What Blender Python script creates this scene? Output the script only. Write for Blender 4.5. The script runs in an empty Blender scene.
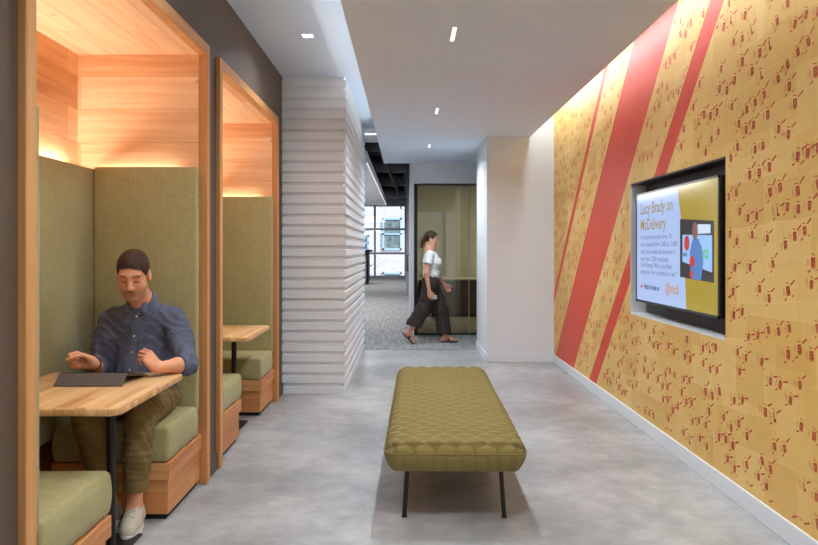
import bpy, bmesh, math, random
import numpy as np
from mathutils import Vector, Matrix
from mathutils.bvhtree import BVHTree

random.seed(7)
rng = np.random.default_rng(7)
scene = bpy.context.scene
COL = scene.collection
F, CX, CY, H = 700.0, 407.0, 250.0, 1.35      # focal length in px, vanishing point, eye height
PI = math.pi

# ------------------------------------------------------------------ helpers
def lin(c):
    c = c / 255.0
    return c / 12.92 if c <= 0.04045 else ((c + 0.055) / 1.055) ** 2.4
def C(r, g, b): return (lin(r), lin(g), lin(b), 1.0)

class MB:
    """collects shapes, links them as ONE mesh object"""
    def __init__(self):
        self.v, self.f, self.m = [], [], []
    def add(self, vs, fs, mi=0):
        o = len(self.v)
        self.v += [tuple(p) for p in vs]
        for f in fs:
            self.f.append([i + o for i in f]); self.m.append(mi)
    def box(self, x0, x1, y0, y1, z0, z1, mi=0):
        vs = [(x, y, z) for z in (z0, z1) for y in (y0, y1) for x in (x0, x1)]
        self.add(vs, [(0, 2, 3, 1), (4, 5, 7, 6), (0, 1, 5, 4), (2, 6, 7, 3), (0, 4, 6, 2), (1, 3, 7, 5)], mi)
    def bbox(self, x0, x1, y0, y1, z0, z1, r=0.01, seg=2, mi=0):
        bm = bmesh.new()
        bmesh.ops.create_cube(bm, size=1)
        for v in bm.verts:
            v.co = ((x0 + x1) / 2 + v.co.x * (x1 - x0), (y0 + y1) / 2 + v.co.y * (y1 - y0), (z0 + z1) / 2 + v.co.z * (z1 - z0))
        bmesh.ops.bevel(bm, geom=list(bm.edges), offset=r, segments=seg, profile=0.5, affect='EDGES')
        self.bm(bm, mi)
    def bm(self, bm, mi=0, mat=None):
        bm.verts.index_update()
        self.add([(mat @ v.co if mat else v.co[:]) for v in bm.verts], [[v.index for v in f.verts] for f in bm.faces], mi)
        bm.free()
    def prism(self, poly, ax, a0, a1, mi=0):
        """poly of 2D points extruded along axis ax (0,1,2); remaining axes in cyclic order"""
        def p3(p, a):
            q = [0, 0, 0]; q[ax] = a; q[(ax + 1) % 3] = p[0]; q[(ax + 2) % 3] = p[1]; return q
        n = len(poly)
        vs = [p3(p, a0) for p in poly] + [p3(p, a1) for p in poly]
        fs = [list(range(n))[::-1], list(range(n, 2 * n))] + [(i, (i + 1) % n, (i + 1) % n + n, i + n) for i in range(n)]
        self.add(vs, fs, mi)
    def tube(self, pts, r, n=12, mi=0, caps=True, r1=None):
        pts = [Vector(p) for p in pts]
        rings = []
        for i, p in enumerate(pts):
            t = (pts[min(i + 1, len(pts) - 1)] - pts[max(i - 1, 0)]).normalized()
            a = t.orthogonal().normalized() if i == 0 else (a - t * a.dot(t)).normalized()
            b = t.cross(a)
            rr = r if r1 is None else r + (r1 - r) * i / (len(pts) - 1)
            rings.append([p + (a * math.cos(2 * PI * k / n) + b * math.sin(2 * PI * k / n)) * rr for k in range(n)])
        vs = [q for ring in rings for q in ring]
        fs = []
        for i in range(len(pts) - 1):
            for k in range(n):
                fs.append((i * n + k, i * n + (k + 1) % n, (i + 1) * n + (k + 1) % n, (i + 1) * n + k))
        if caps:
            fs += [list(range(n))[::-1], list(range((len(pts) - 1) * n, len(pts) * n))]
        self.add(vs, fs, mi)
    def grid(self, P, mi=0):
        """P array (nu, nv, 3)"""
        nu, nv = len(P), len(P[0])
        self.add([P[i][j] for i in range(nu) for j in range(nv)],
                 [(i * nv + j, (i + 1) * nv + j, (i + 1) * nv + j + 1, i * nv + j + 1) for i in range(nu - 1) for j in range(nv - 1)], mi)
    def build(self, name, mats, parent=None, smooth=False, angle=None):
        me = bpy.data.meshes.new(name)
        me.from_pydata(self.v, [], self.f)
        mats = mats if isinstance(mats, (list, tuple)) else [mats]
        for m in mats: me.materials.append(m)
        me.polygons.foreach_set('material_index', self.m)
        me.update()
        return link(name, me, parent, smooth, angle)

def link(name, me, parent=None, smooth=False, angle=None):
    if smooth:
        me.polygons.foreach_set('use_smooth', [True] * len(me.polygons))
        if angle is not None: me.set_sharp_from_angle(angle=math.radians(angle))
    box_uv(me)
    o = bpy.data.objects.new(name, me); COL.objects.link(o)
    if parent is not None:
        o.parent = parent
        o.matrix_parent_inverse = parent.matrix_world.inverted() if False else Matrix.Translation(-Vector(parent.location))
    return o

def box_uv(me):
    """metre-scale box projection"""
    uv = me.uv_layers.new(name='UVMap')
    nl = len(me.loops); 
    if nl == 0: return
    co = np.empty(len(me.vertices) * 3, np.float32); me.vertices.foreach_get('co', co); co = co.reshape(-1, 3)
    vi = np.empty(nl, np.int32); me.loops.foreach_get('vertex_index', vi)
    nrm = np.empty(len(me.polygons) * 3, np.float32); me.polygons.foreach_get('normal', nrm); nrm = np.abs(nrm.reshape(-1, 3))
    lt = np.empty(len(me.polygons), np.int32); me.polygons.foreach_get('loop_total', lt)
    ax = np.repeat(np.argmax(nrm, 1), lt)
    p = co[vi]
    u = np.where(ax == 0, p[:, 1], p[:, 0]); v = np.where(ax == 2, p[:, 1], p[:, 2])
    uv.data.foreach_set('uv', np.stack([u, v], 1).astype(np.float32).ravel())

def tag(o, label=None, cat=None, group=None, kind=None):
    if label: o['label'] = label
    if cat: o['category'] = cat
    if group: o['group'] = group
    if kind: o['kind'] = kind
    return o
def empty(name, loc, label, cat, group=None):
    o = bpy.data.objects.new(name, None); COL.objects.link(o); o.location = loc
    o.empty_display_size = 0.1
    return tag(o, label, cat, group)
def struct(mb, name, mats, label=None, **k):
    o = mb.build(name, mats, **k); o['kind'] = 'structure'
    if label: o['label'] = label
    return o
def copy_thing(o, dloc, label):
    c = o.copy(); COL.objects.link(c); c.location = Vector(o.location) + Vector(dloc); c['label'] = label
    for ch in o.children:
        d = ch.copy(); COL.objects.link(d); d.parent = c; d.matrix_parent_inverse = ch.matrix_parent_inverse
        for g in ch.children:
            e = g.copy(); COL.objects.link(e); e.parent = d; e.matrix_parent_inverse = g.matrix_parent_inverse
    return c

# ------------------------------------------------------------------ materials
def new_mat(name):
    m = bpy.data.materials.new(name); m.use_nodes = True
    nt = m.node_tree; nt.nodes.clear()
    out = nt.nodes.new('ShaderNodeOutputMaterial')
    return m, nt, out
def N(nt, t, **kw):
    n = nt.nodes.new(t)
    for k, v in kw.items():
        if k.startswith('i_'): n.inputs[k[2:].replace('_', ' ')].default_value = v
        else: setattr(n, k, v)
    return n
def L(nt, a, b): nt.links.new(a, b)
def math_n(nt, op, a, b=None, c=None):
    n = nt.nodes.new('ShaderNodeMath'); n.operation = op
    for i, x in enumerate((a, b, c)):
        if x is None: continue
        if isinstance(x, (int, float)): n.inputs[i].default_value = x
        else: L(nt, x, n.inputs[i])
    return n.outputs[0]
def mixc(nt, fac, a, b, mode='MIX'):
    n = nt.nodes.new('ShaderNodeMix'); n.data_type = 'RGBA'; n.blend_type = mode
    for i, x in ((0, fac), (6, a), (7, b)):
        if isinstance(x, (int, float)): n.inputs[i].default_value = x
        elif isinstance(x, tuple): n.inputs[i].default_value = x
        else: L(nt, x, n.inputs[i])
    return n.outputs[2]
def ramp(nt, fac, stops):
    n = nt.nodes.new('ShaderNodeValToRGB')
    e = n.color_ramp.elements
    while len(e) < len(stops): e.new(0.5)
    for i, (p, c) in enumerate(stops): e[i].position = p; e[i].color = c if isinstance(c, tuple) else (c, c, c, 1)
    L(nt, fac, n.inputs[0]); return n.outputs[0]
def bsdf(nt, out, col, rough=0.5, metal=0.0, spec=0.5, bump=None, bstr=0.2, bdist=0.01, sheen=0):
    b = N(nt, 'ShaderNodeBsdfPrincipled')
    if isinstance(col, tuple): b.inputs['Base Color'].default_value = col
    else: L(nt, col, b.inputs['Base Color'])
    if isinstance(rough, (int, float)): b.inputs['Roughness'].default_value = rough
    else: L(nt, rough, b.inputs['Roughness'])
    b.inputs['Metallic'].default_value = metal
    b.inputs['Specular IOR Level'].default_value = spec
    if sheen: b.inputs['Sheen Weight'].default_value = sheen
    if bump is not None:
        bp = N(nt, 'ShaderNodeBump'); bp.inputs['Strength'].default_value = bstr; bp.inputs['Distance'].default_value = bdist
        L(nt, bump, bp.inputs['Height']); L(nt, bp.outputs[0], b.inputs['Normal'])
    L(nt, b.outputs[0], out.inputs[0]); return b
def coords(nt, kind='Object', scale=(1, 1, 1), rot=(0, 0, 0), loc=(0, 0, 0)):
    t = N(nt, 'ShaderNodeTexCoord'); mp = N(nt, 'ShaderNodeMapping')
    mp.inputs['Scale'].default_value = scale; mp.inputs['Rotation'].default_value = rot; mp.inputs['Location'].default_value = loc
    L(nt, t.outputs[kind], mp.inputs['Vector']); return mp.outputs[0]
def noise(nt, vec, scale, detail=3, rough=0.5, fac=True):
    n = N(nt, 'ShaderNodeTexNoise'); n.inputs['Scale'].default_value = scale; n.inputs['Detail'].default_value = detail; n.inputs['Roughness'].default_value = rough
    L(nt, vec, n.inputs['Vector']); return n.outputs['Fac' if fac else 'Color']

def paint(name, col, rough=0.6, spec=0.3, var=0.03, nscale=60, metal=0.0):
    m, nt, out = new_mat(name)
    v = coords(nt)
    n = noise(nt, v, nscale, 3)
    c2 = tuple(min(1, x * (1 + var)) for x in col[:3]) + (1,); c1 = tuple(x * (1 - var) for x in col[:3]) + (1,)
    bsdf(nt, out, ramp(nt, n, [(0.3, c1), (0.7, c2)]), rough, metal, spec, bump=n, bstr=0.05, bdist=0.002)
    return m
def fabric(name, col, var=0.16, scale=1.0, rough=0.9):
    m, nt, out = new_mat(name)
    v1 = coords(nt, scale=(260 * scale, 260 * scale, 18 * scale)); v2 = coords(nt, scale=(22 * scale, 22 * scale, 300 * scale)); v3 = coords(nt)
    a = noise(nt, v1, 1, 2); b = noise(nt, v2, 1, 2)
    s = math_n(nt, 'MULTIPLY', math_n(nt, 'ADD', a, b), 0.5)
    d = noise(nt, v3, 4, 2)
    s2 = math_n(nt, 'ADD', math_n(nt, 'MULTIPLY', s, 0.8), math_n(nt, 'MULTIPLY', d, 0.2))
    lo = tuple(x * (1 - var) for x in col[:3]) + (1,); hi = tuple(x * (1 + var) for x in col[:3]) + (1,)
    bsdf(nt, out, ramp(nt, s2, [(0.35, lo), (0.65, hi)]), rough, 0, 0.15, bump=s, bstr=0.15, bdist=0.002, sheen=0.15)
    return m
def wood(name, cols, row=0.19, length=1.1, swap=False, grain=1.0, knots=True, rough=0.45, offset=0.37, spec=0.3, mort=0.0012):
    """planks running along u (swap: along v), tone per plank, grain streaks and knots"""
    m, nt, out = new_mat(name)
    rot = (0, 0, PI / 2) if swap else (0, 0, 0)
    v = coords(nt, 'UV', rot=rot, loc=(3.13, 1.07, 0))
    br = N(nt, 'ShaderNodeTexBrick'); br.offset = offset; br.offset_frequency = 2; br.squash = 1
    br.inputs['Color1'].default_value = (0, 0, 0, 1); br.inputs['Color2'].default_value = (1, 1, 1, 1); br.inputs['Mortar'].default_value = (.5, .5, .5, 1)
    br.inputs['Scale'].default_value = 1; br.inputs['Mortar Size'].default_value = mort; br.inputs['Mortar Smooth'].default_value = 0
    br.inputs['Brick Width'].default_value = length; br.inputs['Row Height'].default_value = row
    L(nt, v, br.inputs['Vector'])
    tone = N(nt, 'ShaderNodeSeparateColor'); L(nt, br.outputs['Color'], tone.inputs[0]); t = tone.outputs[0]
    # grain, shifted per plank
    cmb = N(nt, 'ShaderNodeCombineXYZ'); L(nt, math_n(nt, 'MULTIPLY', t, 17.3), cmb.inputs[0]); L(nt, math_n(nt, 'MULTIPLY', t, 5.1), cmb.inputs[1])
    add = N(nt, 'ShaderNodeVectorMath'); add.operation = 'ADD'; L(nt, v, add.inputs[0]); L(nt, cmb.outputs[0], add.inputs[1])
    mp = N(nt, 'ShaderNodeMapping'); mp.inputs['Scale'].default_value = (1.6, 26 * grain, 1); L(nt, add.outputs[0], mp.inputs[0])
    g1 = noise(nt, mp.outputs[0], 1.0, 4, 0.55)
    mp2 = N(nt, 'ShaderNodeMapping'); mp2.inputs['Scale'].default_value = (4, 160 * grain, 1); L(nt, add.outputs[0], mp2.inputs[0])
    g2 = noise(nt, mp2.outputs[0], 1.0, 2)
    mp4 = N(nt, 'ShaderNodeMapping'); mp4.inputs['Scale'].default_value = (0.9, 5, 1); L(nt, add.outputs[0], mp4.inputs[0])
    g3 = noise(nt, mp4.outputs[0], 1.0, 2)
    s = math_n(nt, 'ADD', math_n(nt, 'MULTIPLY', g1, 0.42), math_n(nt, 'MULTIPLY', g2, 0.18))
    s = math_n(nt, 'ADD', s, math_n(nt, 'MULTIPLY', g3, 0.25))
    s = math_n(nt, 'ADD', math_n(nt, 'ADD', s, 0.05), math_n(nt, 'MULTIPLY', t, 0.25))
    col = ramp(nt, s, [(0.36, cols[0]), (0.56, cols[1]), (0.78, cols[2])])
    if knots:
        mp3 = N(nt, 'ShaderNodeMapping'); mp3.inputs['Scale'].default_value = (2.2, 4.0, 1); L(nt, add.outputs[0], mp3.inputs[0])
        vo = N(nt, 'ShaderNodeTexVoronoi'); vo.inputs['Scale'].default_value = 1.0; L(nt, mp3.outputs[0], vo.inputs['Vector'])
        k = ramp(nt, vo.outputs['Distance'], [(0.0, 1.0), (0.035, 0.75), (0.085, 0.0)])
        sepc = N(nt, 'ShaderNodeSeparateColor'); L(nt, vo.outputs['Color'], sepc.inputs[0])
        k = math_n(nt, 'MULTIPLY', k, math_n(nt, 'GREATER_THAN', sepc.outputs[0], 0.35))
        col = mixc(nt, math_n(nt, 'MULTIPLY', k, 0.75), col, C(95, 52, 26))
    col = mixc(nt, math_n(nt, 'MULTIPLY', br.outputs['Fac'], 0.5), col, C(120, 75, 42))
    bsdf(nt, out, col, rough, 0, spec, bump=g2, bstr=0.05, bdist=0.002)
    return m
def emit(name, col, strength):
    m, nt, out = new_mat(name)
    e = N(nt, 'ShaderNodeEmission'); e.inputs[0].default_value = col; e.inputs[1].default_value = strength
    L(nt, e.outputs[0], out.inputs[0]); return m

M = {}
M['white'] = paint('white_paint', C(224, 226, 229), 0.6)
M['ceil'] = paint('ceiling_paint', C(226, 237, 251), 0.8)
M['brown'] = paint('brown_paint', C(94, 80, 70), 0.55)
M['column'] = paint('white_satin_cladding', C(225, 227, 230), 0.35, 0.4, 0.01)
M['green'] = fabric('sage_upholstery', C(164, 155, 110))
M['seat'] = fabric('sage_seat_fabric', C(164, 156, 110))
M['bench'] = fabric('olive_quilt_fabric', C(137, 121, 72), 0.10)
M['black_metal'] = paint('black_metal', C(34, 32, 32), 0.4, 0.5, 0.05, metal=0.3)
M['black'] = paint('matt_black', C(22, 22, 24), 0.7)
M['dgrey'] = paint('dark_grey_panel', C(70, 68, 70), 0.5)
M['mgrey'] = paint('grey_duct_metal', C(60, 62, 68), 0.5, 0.5, metal=0.4)
M['alu'] = paint('aluminium_frame', C(150, 155, 162), 0.4, 0.5, metal=0.3)
WOODP = (C(194, 134, 92), C(220, 168, 124), C(238, 200, 160))
M['plank'] = wood('larch_planks', WOODP, 0.19, 1.25)
M['plank_v'] = wood('larch_planks_crosswise', WOODP, 0.19, 1.25, swap=True)
WOODF = (C(176, 118, 66), C(200, 142, 88), C(216, 164, 108))
M['frame_v'] = wood('oak_frame_upright', WOODF, 0.5, 9, swap=True, knots=False, mort=0)
M['frame_h'] = wood('oak_frame_level', WOODF, 0.5, 9, knots=False, mort=0)
WOODB = (C(178, 108, 58), C(204, 138, 84), C(222, 166, 112))
M['base'] = wood('oak_bench_base', WOODB, 0.11, 0.6)
M['block'] = wood('butcher_block', (C(168, 106, 58), C(212, 158, 100), C(238, 198, 146)), 0.042, 0.42, swap=True, knots=False, rough=0.35, offset=0.43, spec=0.5, mort=0)

# concrete
m, nt, out = new_mat('polished_concrete'); v = coords(nt)
n1 = noise(nt, v, 1.1, 6, 0.6); n2 = noise(nt, v, 8, 6, 0.7); n3 = noise(nt, v, 120, 3)
s = math_n(nt, 'ADD', math_n(nt, 'MULTIPLY', n1, 0.60), math_n(nt, 'MULTIPLY', n2, 0.30)); s = math_n(nt, 'ADD', s, math_n(nt, 'MULTIPLY', n3, 0.10))
col = ramp(nt, s, [(0.41, C(142, 142, 143)), (0.5, C(163, 163, 164)), (0.59, C(186, 186, 186))])
vo = N(nt, 'ShaderNodeTexVoronoi'); vo.inputs['Scale'].default_value = 34; L(nt, v, vo.inputs['Vector'])
sp = ramp(nt, vo.outputs['Distance'], [(0.03, 1.0), (0.07, 0.0)])
bsdf(nt, out, col, 0.34, 0, 0.45); M['concrete'] = m
# carpet
m, nt, out = new_mat('grey_striated_carpet'); v = coords(nt, scale=(24, 1.6, 1)); v2 = coords(nt)
n1 = noise(nt, v, 1, 4, 0.7); n2 = noise(nt, v2, 380, 2)
s = math_n(nt, 'ADD', math_n(nt, 'MULTIPLY', n1, 0.92), math_n(nt, 'MULTIPLY', n2, 0.08))
bsdf(nt, out, ramp(nt, s, [(0.34, C(128, 128, 130)), (0.52, C(152, 152, 154)), (0.70, C(176, 176, 178))]), 0.95, 0, 0.1, bump=n2, bstr=0.3, bdist=0.004); M['carpet'] = m
# mural: carton collage with red 45 degree bands
m, nt, out = new_mat('carton_collage_mural')
g = N(nt, 'ShaderNodeTexCoord'); sep = N(nt, 'ShaderNodeSeparateXYZ'); L(nt, g.outputs['Object'], sep.inputs[0])
y, z = sep.outputs[1], sep.outputs[2]
nn = noise(nt, g.outputs['Object'], 2.3, 2)
yy = math_n(nt, 'ADD', y, math_n(nt, 'MULTIPLY', nn, 0.04)); zz = math_n(nt, 'ADD', math_n(nt, 'ADD', z, math_n(nt, 'MULTIPLY', nn, 0.05)), math_n(nt, 'MULTIPLY', y, 0.03))
cb = N(nt, 'ShaderNodeCombineXYZ'); L(nt, yy, cb.inputs[0]); L(nt, zz, cb.inputs[1])
def brick(vec, w, h, mort, off):
    br = N(nt, 'ShaderNodeTexBrick'); br.offset = off
    br.inputs['Color1'].default_value = (0, 0, 0, 1); br.inputs['Color2'].default_value = (1, 1, 1, 1); br.inputs['Mortar'].default_value = (1, 1, 1, 1)
    br.inputs['Scale'].default_value = 1; br.inputs['Mortar Size'].default_value = mort; br.inputs['Brick Width'].default_value = w; br.inputs['Row Height'].default_value = h
    br.inputs['Mortar Smooth'].default_value = 0
    L(nt, vec, br.inputs['Vector']); return br
b1 = brick(cb.outputs[0], 0.29, 0.23, 0.0, 0.4)
mp = N(nt, 'ShaderNodeMapping'); mp.inputs['Rotation'].default_value = (0, 0, 0.05); mp.inputs['Location'].default_value = (0.21, 0.13, 0); L(nt, cb.outputs[0], mp.inputs[0])
b2 = brick(mp.outputs[0], 0.33, 0.19, 0.0016, 0.31)
s1 = N(nt, 'ShaderNodeSeparateColor'); L(nt, b1.outputs['Color'], s1.inputs[0]); s2 = N(nt, 'ShaderNodeSeparateColor'); L(nt, b2.outputs['Color'], s2.inputs[0])
tone = math_n(nt, 'ADD', math_n(nt, 'MULTIPLY', s1.outputs[0], 0.5), math_n(nt, 'MULTIPLY', s2.outputs[0], 0.35))
fine = noise(nt, g.outputs['Object'], 9, 4)
tone = math_n(nt, 'ADD', tone, math_n(nt, 'MULTIPLY', fine, 0.3))
och = ramp(nt, tone, [(0.1, C(217, 168, 86)), (0.55, C(226, 182, 100)), (1.0, C(235, 197, 120))])
och = mixc(nt, math_n(nt, 'MULTIPLY', b2.outputs['Fac'], 0.14), och, C(236, 208, 148))
redc = ramp(nt, tone, [(0.15, C(208, 54, 22)), (0.95, C(217, 68, 30))])
d = math_n(nt, 'ADD', y, z)
def band(a, b): return math_n(nt, 'MULTIPLY', math_n(nt, 'GREATER_THAN', d, a), math_n(nt, 'LESS_THAN', d, b))
BANDS = [(6.64, 6.883), (7.516, 8.42), (9.11, 9.247)]
msk = band(*BANDS[0])
for q in BANDS[1:]: msk = math_n(nt, 'ADD', msk, band(*q))
bsdf(nt, out, mixc(nt, msk, och, redc), 0.42, 0, 0.35); M['mural'] = m
M['print'] = paint('mural_red_print', C(200, 78, 50), 0.5, 0.3, 0.15, 30)
M['print_pale'] = paint('mural_pale_red_print', C(206, 126, 84), 0.5, 0.3, 0.1, 30)
# brick outside
m, nt, out = new_mat('pale_brick'); v = coords(nt, 'UV')
br = N(nt, 'ShaderNodeTexBrick'); br.inputs['Color1'].default_value = C(206, 192, 188); br.inputs['Color2'].default_value = C(222, 212, 208); br.inputs['Mortar'].default_value = C(225, 225, 225)
br.inputs['Scale'].default_value = 1; br.inputs['Brick Width'].default_value = 0.45; br.inputs['Row Height'].default_value = 0.16; br.inputs['Mortar Size'].default_value = 0.02
L(nt, v, br.inputs['Vector']); bsdf(nt, out, br.outputs['Color'], 0.9); M['brick'] = m
# glass
def glass(name, tint, refl=0.08, rough=0.0):
    m, nt, out = new_mat(name)
    t = N(nt, 'ShaderNodeBsdfTransparent'); t.inputs[0].default_value = tint
    gl = N(nt, 'ShaderNodeBsdfGlossy'); gl.inputs['Roughness'].default_value = rough
    fr = N(nt, 'ShaderNodeFresnel'); fr.inputs[0].default_value = 1.45
    mx = N(nt, 'ShaderNodeMixShader'); L(nt, math_n(nt, 'ADD', math_n(nt, 'MULTIPLY', fr.outputs[0], 0.8), refl - 0.03), mx.inputs[0])
    L(nt, t.outputs[0], mx.inputs[1]); L(nt, gl.outputs[0], mx.inputs[2]); L(nt, mx.outputs[0], out.inputs[0]); return m
M['olive_glass'] = glass('olive_tinted_glass', (0.54, 0.51, 0.37, 1), 0.07)
M['clear'] = glass('clear_glass', (0.9, 0.95, 1.0, 1), 0.05)
M['lamp'] = emit('lamp_white', (1, 0.97, 0.93, 1), 14)
M['lamp_soft'] = emit('lamp_soft', (1, 0.98, 0.96, 1), 1.3)
M['led_warm'] = emit('led_warm', (1, 0.80, 0.62, 1), 3)
M['led_cool'] = emit('led_cool', (0.92, 0.95, 1, 1), 2.2)

# ------------------------------------------------------------------ setting
XL, XR = -1.176, 1.766
YB = -2.6
b = MB(); b.box(-2.2, 2.3, YB, 9.50, -0.12, 0.0); struct(b, 'floor', M['concrete'])
b = MB(); b.box(-7, 4.6, 9.50, 34.2, -0.12, 0.0); struct(b, 'floor_2', M['carpet'], 'grey striated carpet floor')
b = MB(); b.box(-0.62, 1.0, 9.488, 9.502, -0.01, 0.002); struct(b, 'trim_1', M['black_metal'], 'thin dark metal strip where concrete meets carpet')

# left wall with two alcove openings
AO = [(2.116, 4.09), (4.311, 6.285)]           # outer frame limits along the corridor
ZO, ZI = 2.54, 2.475
b = MB()
for y0, y1 in ((YB, AO[0][0] + .03), (AO[0][1] - .03, AO[1][0] + .03), (AO[1][1] - .03, 6.70)):
    b.box(XL - 0.1, XL, y0, y1, 0, 3.2)
for y0, y1 in AO: b.box(XL - 0.1, XL, y0 + .03, y1 - .03, ZO - .03, 3.2)
struct(b, 'wall_left', M['brown'])
b = MB()
for y0, y1 in ((YB, AO[0][0]), (AO[0][1], AO[1][0]), (AO[1][1], 6.60)): b.bbox(XL, XL + .012, y0, y1, 0, 0.10, .003, 1)
struct(b, 'baseboard_left', M['brown'])

# right wall with screen recess
RY0, RY1, RZ0, RZ1 = 3.88, 5.534, 0.847, 1.870
YE = 8.41
b = MB()
b.box(XR, XR + .2, YB, RY0, 0, 3.15); b.box(XR, XR + .2, RY1, YE, 0, 3.15)
b.box(XR, XR + .2, RY0, RY1, 0, RZ0); b.box(XR, XR + .2, RY0, RY1, RZ1, 3.15)
# red carton prints
def in_band(y, z, m=0.035): return any(a - m < y + z < c + m for a, c in BANDS)
def in_rec(y, z, m=0.03): return RY0 - m < y < RY1 + m and RZ0 - m < z < RZ1 + m
XP = XR - 0.0006
def quad(cy, cz, w, h, ang, mi):
    ca, sa = math.cos(ang), math.sin(ang)
    vs = []
    for dy, dz in ((-w / 2, -h / 2), (w / 2, -h / 2), (w / 2, h / 2), (-w / 2, h / 2)):
        vs.append((XP, cy + dy * ca - dz * sa, cz + dy * sa + dz * ca))
    b.add(vs, [(0, 3, 2, 1)], mi)
PLACED = []
def icon(cy, cz, a, k, full):
    if any(abs(cy - q[0]) < .070 and abs(cz - q[1]) < .078 for q in PLACED): return
    PLACED.append((cy, cz))
    icon_marks(cy, cz, a, k, full)
def icon_marks(cy, cz, a, k, full):
    """carton motif; +w runs towards the viewer's right (-y)"""
    def pl(u, v, w, h, ang, mi):
        yy = cy - (u * math.cos(a) - v * math.sin(a)) * k; zz = cz + (u * math.sin(a) + v * math.cos(a)) * k
        if in_band(yy, zz, 0.03) or in_rec(yy, zz) or zz < 0.13 or zz > 2.96 or yy > YE - .03: return
        quad(yy, zz, w * k, h * k, -(a + ang), mi)
    r = random.random
    if full:
        pl(0, .019, .031, .009, 0, 1); pl(-.012, .004, .009, .022, 0, 1); pl(.012, .004, .009, .022, 0, 1); pl(0, .004, .012, .008, 0, 1)
        pl(0, -.012, .031, .010, 0, 1); pl(0, .0045, .012, .022, 0, 2); pl(0, -.0215, .030, .005, 0, 1)
    else:
        pl(0, .0, .010, .05, .1, 1); pl(.012, -.016, .02, .016, .2, 1)
    pl(-.002, .036 + .004 * r(), .030, .0045, -.25, 1)
    if r() < .75: pl(.046, .034 + .012 * r(), .046, .009, .45, 1)
    for q in (-1, 1):
        pl(-.040 + .004 * q, .004, .0035, .030, .25 * q, 2)
        if r() < .75: pl(-.036 + .009 * q, -.014, .0035, .016, -.3 * q, 2)
    if r() < .55: pl(-.030, -.038, .024, .0075, .5, 1)
    if r() < .35: pl(-.056, .014, .003, .034, -.25, 1)
    if r() < .3: pl(.036, -.03, .018, .006, .35, 1)
z = 0.08; row = 0
while z < 3.0:
    y = 0.9 + random.random() * .2
    while y < YE:
        n = random.choice((1, 2, 2, 3, 3, 4)); a = random.uniform(-.30, .30); k = random.uniform(.80, 1.02)
        st = random.uniform(.078, .098)
        for i in range(n):
            icon(y + i * st, z - math.sin(a) * i * st * 1.0 + random.uniform(-.03, .03), a, k, random.random() > .08)
        y += n * st + random.uniform(.06, .20)
    z += random.uniform(.105, .14); row += 1
struct(b, 'wall_right', [M['mural'], M['print'], M['print_pale']], 'ochre carton collage wall with red diagonal bands')
b = MB()   # recess lining
b.box(XR + .001, XR + .13, RY1 - .012, RY1, RZ0, RZ1, 0); b.box(XR + .001, XR + .13, RY0, RY1, RZ0, RZ0 + .012, 0)
b.box(XR + .02, XR + .13, RY0, RY1, RZ1 - .012, RZ1, 1); b.box(XR + .02, XR + .13, RY0, RY0 + .012, RZ0, RZ1, 1); b.box(XR + .12, XR + .14, RY0, RY1, RZ0, RZ1, 1)
b.box(XR + .002, XR + .02, RY0, RY1, RZ1 - .012, RZ1, 1); b.box(XR + .002, XR + .02, RY0, RY0 + .012, RZ0, RZ1, 1)
struct(b, 'trim_2', [M['white'], M['dgrey']], 'white and dark grey lining of the screen recess')
b = MB(); b.bbox(XR - .014, XR, YB, YE, 0, 0.10, .003, 1); struct(b, 'baseboard_right', M['white'])

# white return wall beside the passage
b = MB(); b.box(0.962, XR + .2, YE, 9.66, 0, 3.15); struct(b, 'wall_far', M['white'])
b = MB(); b.bbox(0.950, XR - .012, YE - .013, YE, 0, 0.10, .003, 1); b.bbox(0.950, 0.962, YE - .012, 9.66, 0, 0.10, .003, 1); struct(b, 'baseboard_far', M['white'])
# header over glass, jamb
b = MB(); b.box(0.105, 2.0, 11.0, 11.3, 2.40, 3.15); b.box(1.9, 2.0, 9.66, 11.3, 0, 3.15); b.box(0.055, 0.11, 11.0, 11.3, 0, 3.15); struct(b, 'wall_header', M['white'])

# ceilings
b = MB(); b.box(-1.3, -.64, YB, 6.70, 2.98, 3.15)
struct(b, 'ceiling_left', M['ceil'])
b = MB()
prof = []
for i in range(13):
    t = i / 12 * PI / 2
    prof.append((-.64 + .27 * math.sin(t), 2.98 + .14 * (1 - math.cos(t))))
poly = prof + [(-.37, 3.2), (-.64, 3.2)]
# polygon in (z, x) order for prism along y
b.prism([(p[1], p[0]) for p in poly], 1, YB, 9.60); struct(b, 'ceiling_cove', M['ceil'], smooth=True, angle=40)
b = MB(); b.box(-.362, 1.478, YB, 11.0, 2.71, 2.80); b.box(1.478, 1.9, 9.66, 11.0, 2.71, 2.80); struct(b, 'ceiling', M['ceil'])
b = MB(); b.box(-1.3, 2.05, YB, 11.3, 3.15, 3.25); struct(b, 'ceiling_upper', M['ceil'])
b = MB(); b.box(-.37, -.34, 9.6, 11.0, 2.83, 3.15); struct(b, 'trim_3', M['ceil'])

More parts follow.
